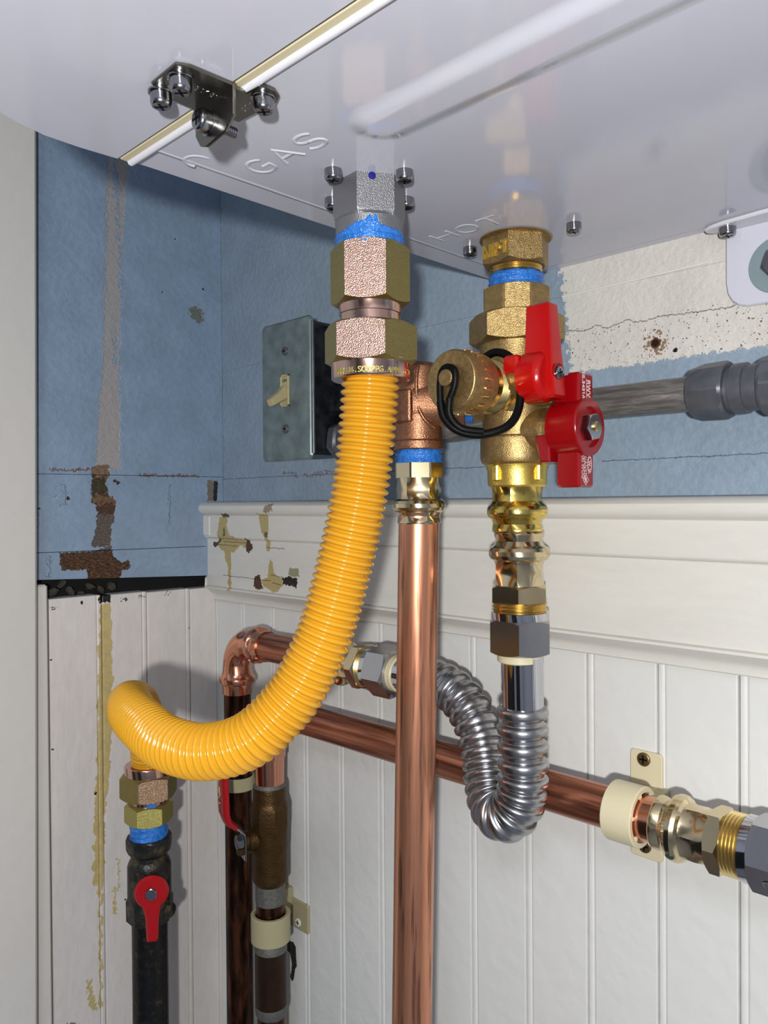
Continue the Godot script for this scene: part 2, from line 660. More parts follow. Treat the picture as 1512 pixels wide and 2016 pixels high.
func image_mat(im: Image, hm: Image, rough: float, relief: float) -> StandardMaterial3D:
	var m := mat(Color.WHITE, rough)
	m.albedo_texture = ImageTexture.create_from_image(im)
	if hm:
		m.heightmap_enabled = true
		m.heightmap_texture = ImageTexture.create_from_image(hm)
		m.heightmap_scale = relief
	m.texture_repeat = false
	return m


func mapped(mesh: ArrayMesh, lo: Vector2, hi: Vector2, along_z: bool) -> ArrayMesh:
	# lays an image over the wall: u along the wall, v downwards
	var a := mesh.surface_get_arrays(0)
	var v: PackedVector3Array = a[Mesh.ARRAY_VERTEX]
	var uv := PackedVector2Array()
	for p in v:
		uv.append(Vector2(((p.z if along_z else p.x) - lo.x) / (hi.x - lo.x), (hi.y - p.y) / (hi.y - lo.y)))
	a[Mesh.ARRAY_TEX_UV] = uv
	var m := ArrayMesh.new()
	m.add_surface_from_arrays(Mesh.PRIMITIVE_TRIANGLES, a)
	return m


func blue_at(n1: float, n2: float) -> Color:
	var k := 1.0 + n1 * 0.05 + n2 * 0.03
	return Color(0.515 * k, 0.59 * k, 0.675 * k)


# =====================================================================  left wall
func left_wall() -> void:
	var w: Node = structure(put("wall_left", box(Vector3(-0.1, 0, -0.1), Vector3(-0.016, 2.4, 2.6), 0.001), M.dark))
	w.set_meta("label", "left wall of old blue planks over white boards")
	# --- the painted planks above
	var lo := Vector2(0.0, 1.33)
	var hi := Vector2(0.21, 1.75)
	var im := Image.create(640, 1280, false, Image.FORMAT_RGB8)
	var hm := Image.create(640, 1280, false, Image.FORMAT_RF)
	var big := noise(0.02, 3, FastNoiseLite.TYPE_SIMPLEX_SMOOTH, 3)
	var mid := noise(0.12, 3, FastNoiseLite.TYPE_SIMPLEX_SMOOTH, 4)
	for j in 1280:
		for i in 640:
			var x := i * 0.328
			var y := j * 0.328
			var a := big.get_noise_2d(x, y)
			var b := mid.get_noise_2d(x, y)
			im.set_pixel(i, j, blue_at(a, b))
			hm.set_pixel(i, j, Color(0.5 + 0.25 * a + 0.16 * b, 0, 0))
	var fray := noise(0.25, 3, FastNoiseLite.TYPE_SIMPLEX_SMOOTH, 9)
	var bare := func(_p, _a, b): return Color(0.61, 0.595, 0.59) * (1.0 + b * 0.05)
	stain(im, hm, lo, hi, [0.1116, 1.76, 0.0932, 1.76, 0.0932, 1.6945, 0.0970, 1.6501, 0.0998, 1.6062, 0.1021, 1.5625, 0.1035, 1.5192, 0.1031, 1.4717, 0.1031, 1.4306, 0.1251, 1.4300, 0.1210, 1.4832, 0.1174, 1.5260, 0.1160, 1.5687, 0.1141, 1.6202, 0.1116, 1.6889], 0.004, fray, bare, -0.12)
	# shreds of blue that still cling to the bare strip
	for s in [[0.1035, 1.655, 0.0012, 0.03], [0.1010, 1.60, 0.0014, 0.022], [0.1072, 1.535, 0.0009, 0.016], [0.1060, 1.68, 0.0012, 0.02]]:
		stain(im, hm, lo, hi, [s[0] - s[2], s[1] - s[3], s[0] + s[2], s[1] - s[3], s[0] + s[2], s[1] + s[3], s[0] - s[2], s[1] + s[3]], 0.004, fray, func(_p, a, b): return blue_at(a, b) * 0.96, 0.1)
	var wood := func(p, a, b):
		var t: float = fray.get_noise_2d(p.x * 900.0, p.y * 4200.0)
		var y: float = p.y + a * 0.006
		var c := Color(0.46, 0.37, 0.29)
		if y < 1.3625: c = Color(0.27, 0.18, 0.11)
		elif y < 1.393: c = Color(0.34, 0.305, 0.28)
		elif y < 1.402: c = Color(0.28, 0.19, 0.13)
		elif y < 1.409: c = Color(0.42, 0.32, 0.24)
		elif y < 1.424: c = Color(0.235, 0.205, 0.14)
		return c * (1.0 + b * 0.35 + (t * 1.3 if y < 1.3625 else t * 0.35))
	stain(im, hm, lo, hi, [0.1279, 1.4333, 0.1138, 1.4348, 0.1127, 1.4235, 0.1163, 1.4223, 0.1141, 1.4099, 0.1070, 1.4042, 0.1083, 1.3928, 0.1120, 1.3793, 0.1122, 1.3656, 0.1298, 1.3664, 0.1250, 1.3819, 0.1236, 1.3987, 0.1288, 1.4043, 0.1281, 1.4154], 0.0022, fray, wood, -0.3)
	stain(im, hm, lo, hi, [0.1561, 1.3621, 0.1287, 1.3619, 0.1122, 1.3656, 0.1099, 1.3564, 0.1027, 1.3514, 0.0965, 1.3534, 0.0948, 1.3463, 0.1028, 1.3445, 0.1041, 1.3383, 0.1060, 1.3360, 0.1310, 1.3360, 0.1324, 1.3398, 0.1334, 1.3477, 0.1546, 1.3479], 0.0014, fray, wood, -0.35)
	# pitted marks and brown flecks along the joint, an old nail hole
	for s in [[0.150, 1.4292, 0.012, 0.0007], [0.135, 1.430, 0.006, 0.0007], [0.070, 1.4265, 0.016, 0.0006], [0.040, 1.4268, 0.014, 0.0007]]:
		stain(im, hm, lo, hi, [s[0] - s[2], s[1] - s[3], s[0] + s[2], s[1] - s[3], s[0] + s[2], s[1] + s[3], s[0] - s[2], s[1] + s[3]], 0.002, fray, func(_p, a, b): return Color(0.45, 0.38, 0.36) * (1.0 + b * 0.3), -0.25)
	for s in [[0.148, 1.4060, 0.0013], [0.1055, 1.4195, 0.0015], [0.108, 1.421, 0.001], [0.172, 1.398, 0.001], [0.062, 1.59, 0.0008], [0.049, 1.64, 0.0009], [0.02, 1.60, 0.001]]:
		var pts := []
		for k in 10:
			pts.append_array([s[0] + cos(TAU * k / 10) * s[2], s[1] + sin(TAU * k / 10) * s[2]])
		stain(im, hm, lo, hi, pts, 0.0012, fray, func(_p, _a, b): return Color(0.22, 0.15, 0.12) * (1.0 + b * 0.4), -0.4)
	# a tan smudge high on the wall
	stain(im, hm, lo, hi, [0.036, 1.580, 0.026, 1.583, 0.020, 1.576, 0.022, 1.568, 0.032, 1.570], 0.004, fray, func(_p, _a, b): return Color(0.40, 0.42, 0.38) * (1.0 + b * 0.1), 0.05)
	# grey strip in the corner by the rail
	stain(im, hm, lo, hi, [0.0172, 1.4235, 0.0100, 1.4230, 0.0110, 1.4040, 0.0175, 1.4040], 0.0012, fray, func(_p, _a, b): return Color(0.45, 0.41, 0.37) * (1.0 + b * 0.2), -0.1)
	stain(im, hm, lo, hi, [0.0098, 1.4225, 0.0060, 1.4225, 0.0070, 1.4040, 0.0110, 1.4040], 0.0012, fray, func(_p, _a, b): return Color(0.10, 0.09, 0.085), -0.4)
	# brush lumps
	for s in [[0.1545, 1.4090, 0.004, 0.008], [0.176, 1.3900, 0.003, 0.006], [0.0575, 1.4000, 0.0008, 0.018], [0.165, 1.352, 0.0012, 0.009]]:
		stain(im, hm, lo, hi, [s[0] - s[2], s[1] - s[3], s[0] + s[2], s[1] - s[3], s[0] + s[2], s[1] + s[3], s[0] - s[2], s[1] + s[3]], 0.003, fray, func(_p, a, b): return blue_at(a, b), 0.35)
	var blue := image_mat(im, hm, 0.32, 0.18)
	# planks: [lower edge at z 0.2, lower edge at z 0, upper edges]
	for k in [[1.3430, 1.3335, 1.3632, 1.3612], [1.3636, 1.3616, 1.4254, 1.4262], [1.4257, 1.4265, 2.4, 2.4]]:
		var out := pv([-0.0, k[1], 0.30, k[0] + (k[0] - k[1]) * 0.5, 0.30, k[2] + (k[2] - k[3]) * 0.5, -0.0, k[3]])
		# outline in (z, y), thickness along x
		var mesh := plate(out, 0.014, 0.00018)
		var t := Transform3D(Basis(Vector3(0, 0, 1), Vector3(0, 1, 0), Vector3(-1, 0, 0)), Vector3.ZERO)
		put("plank", mapped(join([[mesh, t]]), lo, hi, true), blue, w)
	put("plank", box(Vector3(-0.016, 1.34, 0.30), Vector3(-0.002, 2.4, 2.6), 0.001), M.room_paint, w)
	# --- white boards below, with their yellow drip
	lo = Vector2(0.0, 0.93)
	hi = Vector2(0.21, 1.335)
	im = Image.create(512, 1024, false, Image.FORMAT_RGB8)
	hm = Image.create(512, 1024, false, Image.FORMAT_RF)
	for j in 1024:
		for i in 512:
			var a := big.get_noise_2d(i * 0.41, j * 0.1)
			var b := mid.get_noise_2d(i * 0.41, j * 0.16)
			var k := 1.0 + a * 0.03 + b * 0.02
			im.set_pixel(i, j, Color(0.83 * k, 0.805 * k, 0.785 * k))
			hm.set_pixel(i, j, Color(0.5 + 0.2 * a + 0.15 * b, 0, 0))
	var soft := noise(0.08, 3, FastNoiseLite.TYPE_SIMPLEX_SMOOTH, 19)
	var ochre := func(_p, a, b): return Color(0.735, 0.66, 0.455) * (1.0 + b * 0.06 + a * 0.05)
	stain(im, hm, lo, hi, [0.1224, 1.3183, 0.1131, 1.3174, 0.1132, 1.2693, 0.1111, 1.2517, 0.1136, 1.1918, 0.1176, 1.1583, 0.1208, 1.1077, 0.1232, 1.0740, 0.1242, 0.9784, 0.1267, 0.9793, 0.1262, 1.0749, 0.1312, 1.0856, 0.1291, 1.1614, 0.1259, 1.2074, 0.1247, 1.2710], 0.0032, soft, ochre, 0.12)
	stain(im, hm, lo, hi, [0.1386, 1.0080, 0.1343, 1.0061, 0.1319, 0.9923, 0.1276, 0.9775, 0.1338, 0.9804], 0.003, fray, ochre, 0.1)
	# broken plaster low in the corner by the casing
	stain(im, hm, lo, hi, [0.1640, 0.9760, 0.1560, 0.9800, 0.1480, 0.9760, 0.1440, 0.9690, 0.1460, 0.9560, 0.1650, 0.9560], 0.004, fray, func(_p, a, b): return Color(0.42, 0.39, 0.33) * (1.0 + b * 0.7 + a * 0.4), -0.35)
	for s in [[0.1125, 1.065, 0.0012, 0.012], [0.1085, 1.085, 0.0008, 0.014]]:
		stain(im, hm, lo, hi, [s[0] - s[2], s[1] - s[3], s[0] + s[2], s[1] - s[3], s[0] + s[2], s[1] + s[3], s[0] - s[2], s[1] + s[3]], 0.003, fray, ochre, 0.1)
	stain(im, hm, lo, hi, [0.1233, 1.3300, 0.1127, 1.3300, 0.1127, 1.3190, 0.1234, 1.3189], 0.002, fray, func(_p, _a, b): return Color(0.10, 0.085, 0.06), -0.4)
	for s in [[0.138, 1.3205, 0.0014], [0.164, 1.277, 0.0007], [0.163, 1.205, 0.0009], [0.103, 1.062, 0.0008], [0.0377, 1.288, 0.0006], [0.088, 1.23, 0.0006], [0.128, 1.16, 0.0009]]:
		var pts := []
		for k in 8:
			pts.append_array([s[0] + cos(TAU * k / 8) * s[2], s[1] + sin(TAU * k / 8) * s[2]])
		stain(im, hm, lo, hi, pts, 0.001, fray, func(_p, _a, b): return Color(0.08, 0.06, 0.09), -0.3)
	for s in [[0.16, 1.318], [0.10, 1.3195], [0.085, 1.3205], [0.06, 1.321]]:
		stain(im, hm, lo, hi, [s[0] - 0.004, s[1], s[0] + 0.003, s[1] - 0.0004, s[0] + 0.004, s[1] + 0.0003, s[0], s[1] + 0.0008], 0.004, fray, func(_p, _a, b): return Color(0.13, 0.11, 0.09), -0.3)
	var boards := image_mat(im, hm, 0.42, 0.1)
	var edges := [0.004, 0.0368, 0.0797, 0.1208, 0.1651]
	for k in edges.size():
		var z0: float = edges[k]
		var z1: float = edges[k + 1] if k + 1 < edges.size() else 0.1785
		var top := 1.3230 + 0.0206 * z0
		put("board", mapped(board(z0, z1, 0.0, top, 0.0, 0.014, true, k < 4), lo, hi, true), boards, w)
	# crumbs in the dark gap
	var rng := RandomNumberGenerator.new()
	rng.seed = 4
	for c in [[0.158, 1.3300, 0.010], [0.143, 1.3295, 0.009], [0.1265, 1.3325, 0.008], [0.117, 1.3290, 0.007], [0.107, 1.3310, 0.008], [0.134, 1.3275, 0.005], [0.150, 1.3360, 0.007]]:
		put("mortar_chunk", chunk(c[2], rng), M.mortar, w, Transform3D(Basis.from_euler(Vector3(rng.randf() * 6, rng.randf() * 6, rng.randf() * 6)).scaled_local(Vector3(1, 0.5, 0.7)), Vector3(-0.010, c[1], c[0])))
	# --- narrow strip and door casing
	var t2 := structure(put("trim_3", box(Vector3(-0.012, 0.0, 0.1675), Vector3(0.005, 1.338, 0.1795), 0.0015), M.casing_paint))
	t2.set_meta("label", "narrow white strip between the boards and the door casing")
	var cs := plate(pv([0.1870, 0.6, 0.1757, 1.69, 0.1745, 2.12, 0.31, 2.12, 0.31, 0.0, 0.190, 0.0]), 0.022, 0.002)
	var t3 := structure(put("trim_2", join([[cs, Transform3D(Basis(Vector3(0, 0, 1), Vector3(0, 1, 0), Vector3(-1, 0, 0)), Vector3(0.015, 0, 0))]]), M.casing_paint))
	t3.set_meta("label", "flat white door casing at the left edge")


func chunk(r: float, rng: RandomNumberGenerator) -> ArrayMesh:
	var rings := []
	for i in 4:
		var ring := PackedVector3Array()
		var lat := -1.1 + 2.2 * i / 3.0
		for j in 7:
			var q := r * 0.6 * rng.randf_range(0.75, 1.2)
			ring.append(Vector3(cos(lat) * cos(TAU * j / 7) * q, sin(lat) * q, cos(lat) * sin(TAU * j / 7) * q))
		rings.append(ring)
	return loft(rings, 20.0)


func board(a: float, b: float, y0: float, y1: float, face: float, thick: float, on_left: bool, bead := true) -> ArrayMesh:
	# one beaded board standing from y0 to y1: along z on the left wall, along x on the back wall
	var p := [[a + 0.0002, -thick], [a + 0.0002, -0.0022], [a + 0.0010, -0.0003], [a + 0.002, 0.0]]
	if bead:
		p = [[a + 0.0002, -thick], [a + 0.0002, -0.0016], [a + 0.0009, -0.0004], [a + 0.0024, -0.0001], [a + 0.0036, -0.0004], [a + 0.0042, -0.0009], [a + 0.0050, -0.0002], [a + 0.0060, 0.0]]
	p.append_array([[b - 0.0016, 0.0], [b - 0.0006, -0.0006], [b - 0.0002, -0.0022], [b - 0.0002, -thick]])
	var rings := []
	for y in [y0, y1 - 0.0006, y1]:
		var r := PackedVector3Array()
		for q in p:
			var d: float = q[1] - (0.0006 if y == y1 else 0.0)
			r.append(Vector3(face + d, y, q[0]) if on_left else Vector3(q[0], y, face + d))
		if not on_left:
			r.reverse()
		rings.append(r)
	return loft(rings, 40.0)


# =====================================================================  back wall
func back_wall() -> void:
	var w: Node = structure(put("wall_back", box(Vector3(-0.016, 0, -0.1), Vector3(2.4, 2.4, -0.016), 0.001), M.dark))
	w.set_meta("label", "back wall, blue and bare plaster above white beaded boards")
	var lo := Vector2(0.0, 1.39)
	var hi := Vector2(0.62, 1.72)
	var W := 2048
	var H := 1090
	var im := Image.create(W, H, false, Image.FORMAT_RGB8)
	var hm := Image.create(W, H, false, Image.FORMAT_RF)
	var big := noise(0.02, 3, FastNoiseLite.TYPE_SIMPLEX_SMOOTH, 13)
	var mid := noise(0.16, 3, FastNoiseLite.TYPE_SIMPLEX_SMOOTH, 14)
	var fine := noise(0.5, 2, FastNoiseLite.TYPE_SIMPLEX_SMOOTH, 15)
	for j in H:
		var y := 1.72 - (j + 0.5) * 0.33 / H
		for i in W:
			var x := (i + 0.5) * 0.62 / W
			var X := x * 1000.0
			var Y := y * 1000.0
			var a := big.get_noise_2d(X, Y)
			var b := mid.get_noise_2d(X, Y)
			var h := 0.5 + 0.2 * a + 0.2 * b
			var c := blue_at(a, b) * Color(1.05, 1.03, 0.995)
			if x > 0.355:
				var f := fine.get_noise_2d(X, Y)
				# bare plaster, its border frayed
				var edge := minf(y - 1.4788 - 0.0016 * b - 0.0008 * f - 0.0008 * a, x - 0.3690 - (1.5375 - y) * 0.10 + 0.006 * b + 0.002 * f)
				if edge > 0.0:
					var k := 1.0 + 0.035 * a + 0.03 * f
					c = Color(0.815 * k, 0.80 * k, 0.775 * k)
					h -= 0.12
					var r := Vector2(x - 0.4286, y - 1.489).length()
					if f > 0.53 and b > 0.0 and y < 1.505:
						c = Color(0.36, 0.29, 0.23)
						h -= 0.25
					if r < 0.0066 + 0.003 * f and b + f * 0.6 > -0.05:
						c = c.lerp(Color(0.46, 0.33, 0.22), 0.75)
						h -= 0.15
					if r < 0.0030 + 0.0006 * f:
						c = Color(0.14, 0.08, 0.05) if r < 0.0021 else Color(0.36, 0.24, 0.16)
						h = 0.0
					if Vector2(x - 0.4400, y - 1.4835).length() < 0.0012 + 0.0004 * f:
						c = Color(0.12, 0.08, 0.08)
						h = 0.1
					var cy := 1.5042 - 0.022 * (x - 0.375) + 0.0022 * big.get_noise_2d(X * 2.4, 7.0) + 0.0007 * mid.get_noise_2d(X * 2.0, 3.0)
					if absf(y - cy) < 0.00016:
						c = c * 0.42
						h -= 0.3
				elif edge > -0.0012 and f > 0.1:
					c = Color(0.62, 0.68, 0.72)
					h += 0.15
			var cy2 := 1.4243 + 0.0007 * mid.get_noise_2d(X, 20.0)
			if absf(y - cy2) < 0.00018 and big.get_noise_2d(X * 1.6, 400.0) > -0.25:
				c = c * 0.66
				h -= 0.3
			im.set_pixel(i, j, c)
			hm.set_pixel(i, j, Color(h, 0, 0))
	var fray := noise(0.25, 3, FastNoiseLite.TYPE_SIMPLEX_SMOOTH, 29)
	for s in [[0.10, 1.4268, 0.009, 0.0006], [0.150, 1.4262, 0.016, 0.0005], [0.125, 1.424, 0.02, 0.0004]]:
		stain(im, hm, lo, hi, [s[0] - s[2], s[1] - s[3], s[0] + s[2], s[1] - s[3], s[0] + s[2], s[1] + s[3], s[0] - s[2], s[1] + s[3]], 0.003, fray, func(_p, _a, b): return Color(0.47, 0.40, 0.39) * (1.0 + b * 0.2), -0.2)
	var paint := image_mat(im, hm, 0.36, 0.13)
	put("plank", mapped(box(Vector3(0.0, 1.30, -0.016), Vector3(0.62, 1.5262, 0.0), 0.00005), lo, hi, false), paint, w)
	put("plank", mapped(box(Vector3(0.0, 1.5263, -0.016), Vector3(0.62, 1.72, 0.0), 0.00005), lo, hi, false), paint, w)
	put("lit_edge_bead", wire([Vector3(0.3690, 1.5264, 0.0), Vector3(0.41, 1.5266, 0.0002), Vector3(0.44, 1.5272, 0.0002), Vector3(0.4596, 1.5277, -0.0002)], 0.0007, 8), M.white_plastic, w)  # white bead put in for the ledge edge that catches the light
	put("plank", box(Vector3(0.0, 1.72, -0.016), Vector3(2.4, 2.4, 0.0), 0.0004), mat(C(0.5, 0.61, 0.71), 0.4), w)
	put("plank", box(Vector3(0.62, 1.30, -0.016), Vector3(2.4, 1.72, 0.0), 0.0004), mat(C(0.5, 0.61, 0.71), 0.4), w)
	# beaded boards
	var x := -0.0042
	for k in 24:
		put("board", board(x, x + 0.0437, 0.0, 1.316, 0.008, 0.022, false), M.white_paint, w)
		x += 0.0437
	put("board", box(Vector3(x, 0, -0.014), Vector3(2.4, 1.316, 0.007), 0.001), M.white_paint, w)
	# hole broken into the boards beside the coupling
	var hole := plate(pv([0.0975, 1.0330, 0.1010, 1.0335, 0.1040, 1.0290, 0.1075, 1.0300, 0.1110, 1.0272, 0.1115, 1.0180, 0.1122, 1.0110, 0.1100, 1.0080, 0.1080, 0.9985, 0.1060, 0.9960, 0.1035, 0.9990, 0.1052, 1.0040, 0.1060, 1.0110, 0.1040, 1.0190, 0.1000, 1.0200, 0.0975, 1.0240]), 0.0008, 0.0002)
	put("splintered_gap", hole, M.wood_dark, w, Transform3D(Basis(), Vector3(0.0025, 0, 0.0078)))
	# --- chair rail
	lo = Vector2(-0.01, 1.31)
	hi = Vector2(0.62, 1.404)
	im = Image.create(2016, 301, false, Image.FORMAT_RGB8)
	hm = Image.create(2016, 301, false, Image.FORMAT_RF)
	for j in 301:
		for i in 2016:
			var a := big.get_noise_2d(i * 0.08, j * 0.31)
			var b := mid.get_noise_2d(i * 0.07, j * 0.31)
			var k := 1.0 + a * 0.02 + b * 0.012
			im.set_pixel(i, j, Color(0.84 * k, 0.83 * k, 0.80 * k))
			hm.set_pixel(i, j, Color(0.5 + 0.12 * a + 0.1 * b, 0, 0))
	var soft := noise(0.12, 3, FastNoiseLite.TYPE_SIMPLEX_SMOOTH, 39)
	var ochre := func(_p, _a, b): return Color(0.70, 0.63, 0.42) * (1.0 + b * 0.08)
	var brown := func(_p, a, b): return Color(0.30, 0.19, 0.12) * (1.0 + b * 0.6 + a * 0.3)
	var black := func(_p, _a, _b): return Color(0.10, 0.05, 0.03)
	stain(im, hm, lo, hi, [0.0250, 1.3880, 0.0378, 1.3895, 0.0370, 1.3780, 0.0413, 1.3723, 0.0633, 1.3693, 0.0620, 1.3630, 0.0511, 1.3633, 0.0436, 1.3588, 0.0373, 1.3578, 0.0380, 1.3225, 0.0340, 1.3221, 0.0332, 1.3432, 0.0258, 1.3588, 0.0167, 1.3629, 0.0208, 1.3718], 0.0022, soft, ochre, -0.1)
	stain(im, hm, lo, hi, [0.0860, 1.3919, 0.0984, 1.3920, 0.0970, 1.3723, 0.0934, 1.3606, 0.0906, 1.3605, 0.0914, 1.3722, 0.0858, 1.3823], 0.002, soft, ochre, -0.1)
	stain(im, hm, lo, hi, [0.0945, 1.3539, 0.0967, 1.3533, 0.1010, 1.3413, 0.1130, 1.3387, 0.1129, 1.3320, 0.1008, 1.3258, 0.0862, 1.3302, 0.0840, 1.3362, 0.0920, 1.3374], 0.002, soft, ochre, -0.1)
	stain(im, hm, lo, hi, [0.0634, 1.3715, 0.0693, 1.3667, 0.0710, 1.3619, 0.0656, 1.3582, 0.0608, 1.3594, 0.0621, 1.3686], 0.0015, fray, brown, -0.3)
	stain(im, hm, lo, hi, [0.0101, 1.3657, 0.0168, 1.3659, 0.0227, 1.3712, 0.0227, 1.3675, 0.0140, 1.3613, 0.0101, 1.3620], 0.0012, fray, brown, -0.3)
	stain(im, hm, lo, hi, [0.0736, 1.3383, 0.0817, 1.3395, 0.0822, 1.3347, 0.0850, 1.3287, 0.0769, 1.3264, 0.0717, 1.3292], 0.0015, fray, brown, -0.3)
	stain(im, hm, lo, hi, [0.1195, 1.3424, 0.1217, 1.3478, 0.1332, 1.3478, 0.1341, 1.3413, 0.1237, 1.3407], 0.001, fray, func(_p, _a, b): return Color(0.56, 0.57, 0.46) * (1.0 + b * 0.06), -0.1)
	stain(im, hm, lo, hi, [0.1119, 1.3400, 0.1320, 1.3399, 0.1309, 1.3320, 0.1257, 1.3336, 0.1129, 1.3334], 0.002, fray, black, -0.4)
	stain(im, hm, lo, hi, [0.0289, 1.3917, 0.0404, 1.3924, 0.0409, 1.3888, 0.0301, 1.3888], 0.001, fray, func(_p, _a, b): return Color(0.35, 0.31, 0.24) * (1.0 + b * 0.3), -0.2)
	stain(im, hm, lo, hi, [0.0962, 1.3940, 0.1018, 1.3987, 0.1106, 1.4014, 0.1105, 1.3953, 0.0984, 1.3926], 0.002, fray, func(_p, _a, b): return Color(0.60, 0.54, 0.46) * (1.0 + b * 0.15), -0.1)
	stain(im, hm, lo, hi, [0.031, 1.379, 0.0335, 1.380, 0.0345, 1.372, 0.031, 1.3715], 0.001, fray, func(_p, _a, _b): return Color(0.33, 0.36, 0.28), -0.2)
	stain(im, hm, lo, hi, [0.093, 1.3765, 0.097, 1.3765, 0.097, 1.3725, 0.093, 1.3725], 0.0015, fray, func(_p, _a, _b): return Color(0.36, 0.37, 0.30), -0.2)
	# cracks
	for s in [[0.016, 1.3641, 0.048, 1.3632], [0.026, 1.3668, 0.062, 1.3665], [0.090, 1.3635, 0.115, 1.3633], [0.025, 1.3362, 0.075, 1.3358], [0.083, 1.3353, 0.096, 1.3358], [0.096, 1.3403, 0.112, 1.3398], [0.098, 1.334, 0.112, 1.333]]:
		stain(im, hm, lo, hi, [s[0], s[1] - 0.00016, s[2], s[3] - 0.00016, s[2], s[3] + 0.00016, s[0], s[1] + 0.00016], 0.0006, soft, black, -0.4)
	var rail := image_mat(im, hm, 0.34, 0.06)
	# profile: z off the wall, height
	var prof := [[0.0, 1.4028], [0.020, 1.4028], [0.0242, 1.4018], [0.0268, 1.3990], [0.0268, 1.3955], [0.0245, 1.3925], [0.0222, 1.3913], [0.0212, 1.3903], [0.0212, 1.3716], [0.0200, 1.3700], [0.0180, 1.3690], [0.0178, 1.3680], [0.0178, 1.3256], [0.0172, 1.3252], [0.0196, 1.3246], [0.0198, 1.3232], [0.0172, 1.3210], [0.0140, 1.3186], [0.0122, 1.3160], [0.0120, 1.3122], [0.0112, 1.3114], [0.0, 1.3114]]
	var rings := []
	for xx in [-0.0025, 0.0, 0.62, 2.4]:
		var r := PackedVector3Array()
		for q in prof:
			r.append(Vector3(xx, q[1] - (0.0 if xx > -0.001 else 0.0), q[0]))
		r.reverse()
		rings.append(r)
	var t: Node = structure(put("trim_1", mapped(loft(rings, 40.0), lo, hi, false), rail))
	t.set_meta("label", "moulded white chair rail with old glue stains at its left end")
	var rng := RandomNumberGenerator.new()
	rng.seed = 2
	# flat tabs of paint lifted at the rail's end
	put("lifted_paint", plate(pv([0.0, 1.3898, 0.0105, 1.3895, 0.0100, 1.3720, 0.0, 1.3722]), 0.0012, 0.0004), rail, t, Transform3D(Basis(), Vector3(-0.0006, 0, 0.0209)))


# =====================================================================  the heater
func rib_height(x: float, z: float) -> float:
	# how far the pressed pan stands down at a point
	var y := 0.0
	var dx := maxf(0.0, 0.4225 - x)
	var d := Vector2(dx, z - 0.2095).length()
	y += 0.0020 * (1.0 - smoothstep(0.0050, 0.0145, d))
	y -= 0.0012 * (1.0 - smoothstep(0.3400, 0.3425, x))        # the folded margin on the left
	y += 0.0006 * exp(-pow((x - 0.3418) / 0.0006, 2))
	y -= 0.0010 * (1.0 - smoothstep(0.0085, 0.0100, z))
	return y


func letter(strokes: Array, origin: Vector3, sx: float, sz: float, r: float, parent: Node) -> void:
	var parts := []
	for s in strokes:
		var pts := []
		for i in range(0, s.size(), 2):
			pts.append(origin + Vector3(s[i] * sx, 0, s[i + 1] * sz))
		parts.append([wire(pts, r, 8), Transform3D()])
	put("embossed_letter", join(parts), M.enamel, parent)


func arc(cx: float, cy: float, rx: float, ry: float, a0: float, a1: float, n := 14) -> Array:
	var out := []
	for i in n + 1:
		var a := deg_to_rad(lerpf(a0, a1, float(i) / n))
		out.append_array([cx + rx * cos(a), cy + ry * sin(a)])
	return out


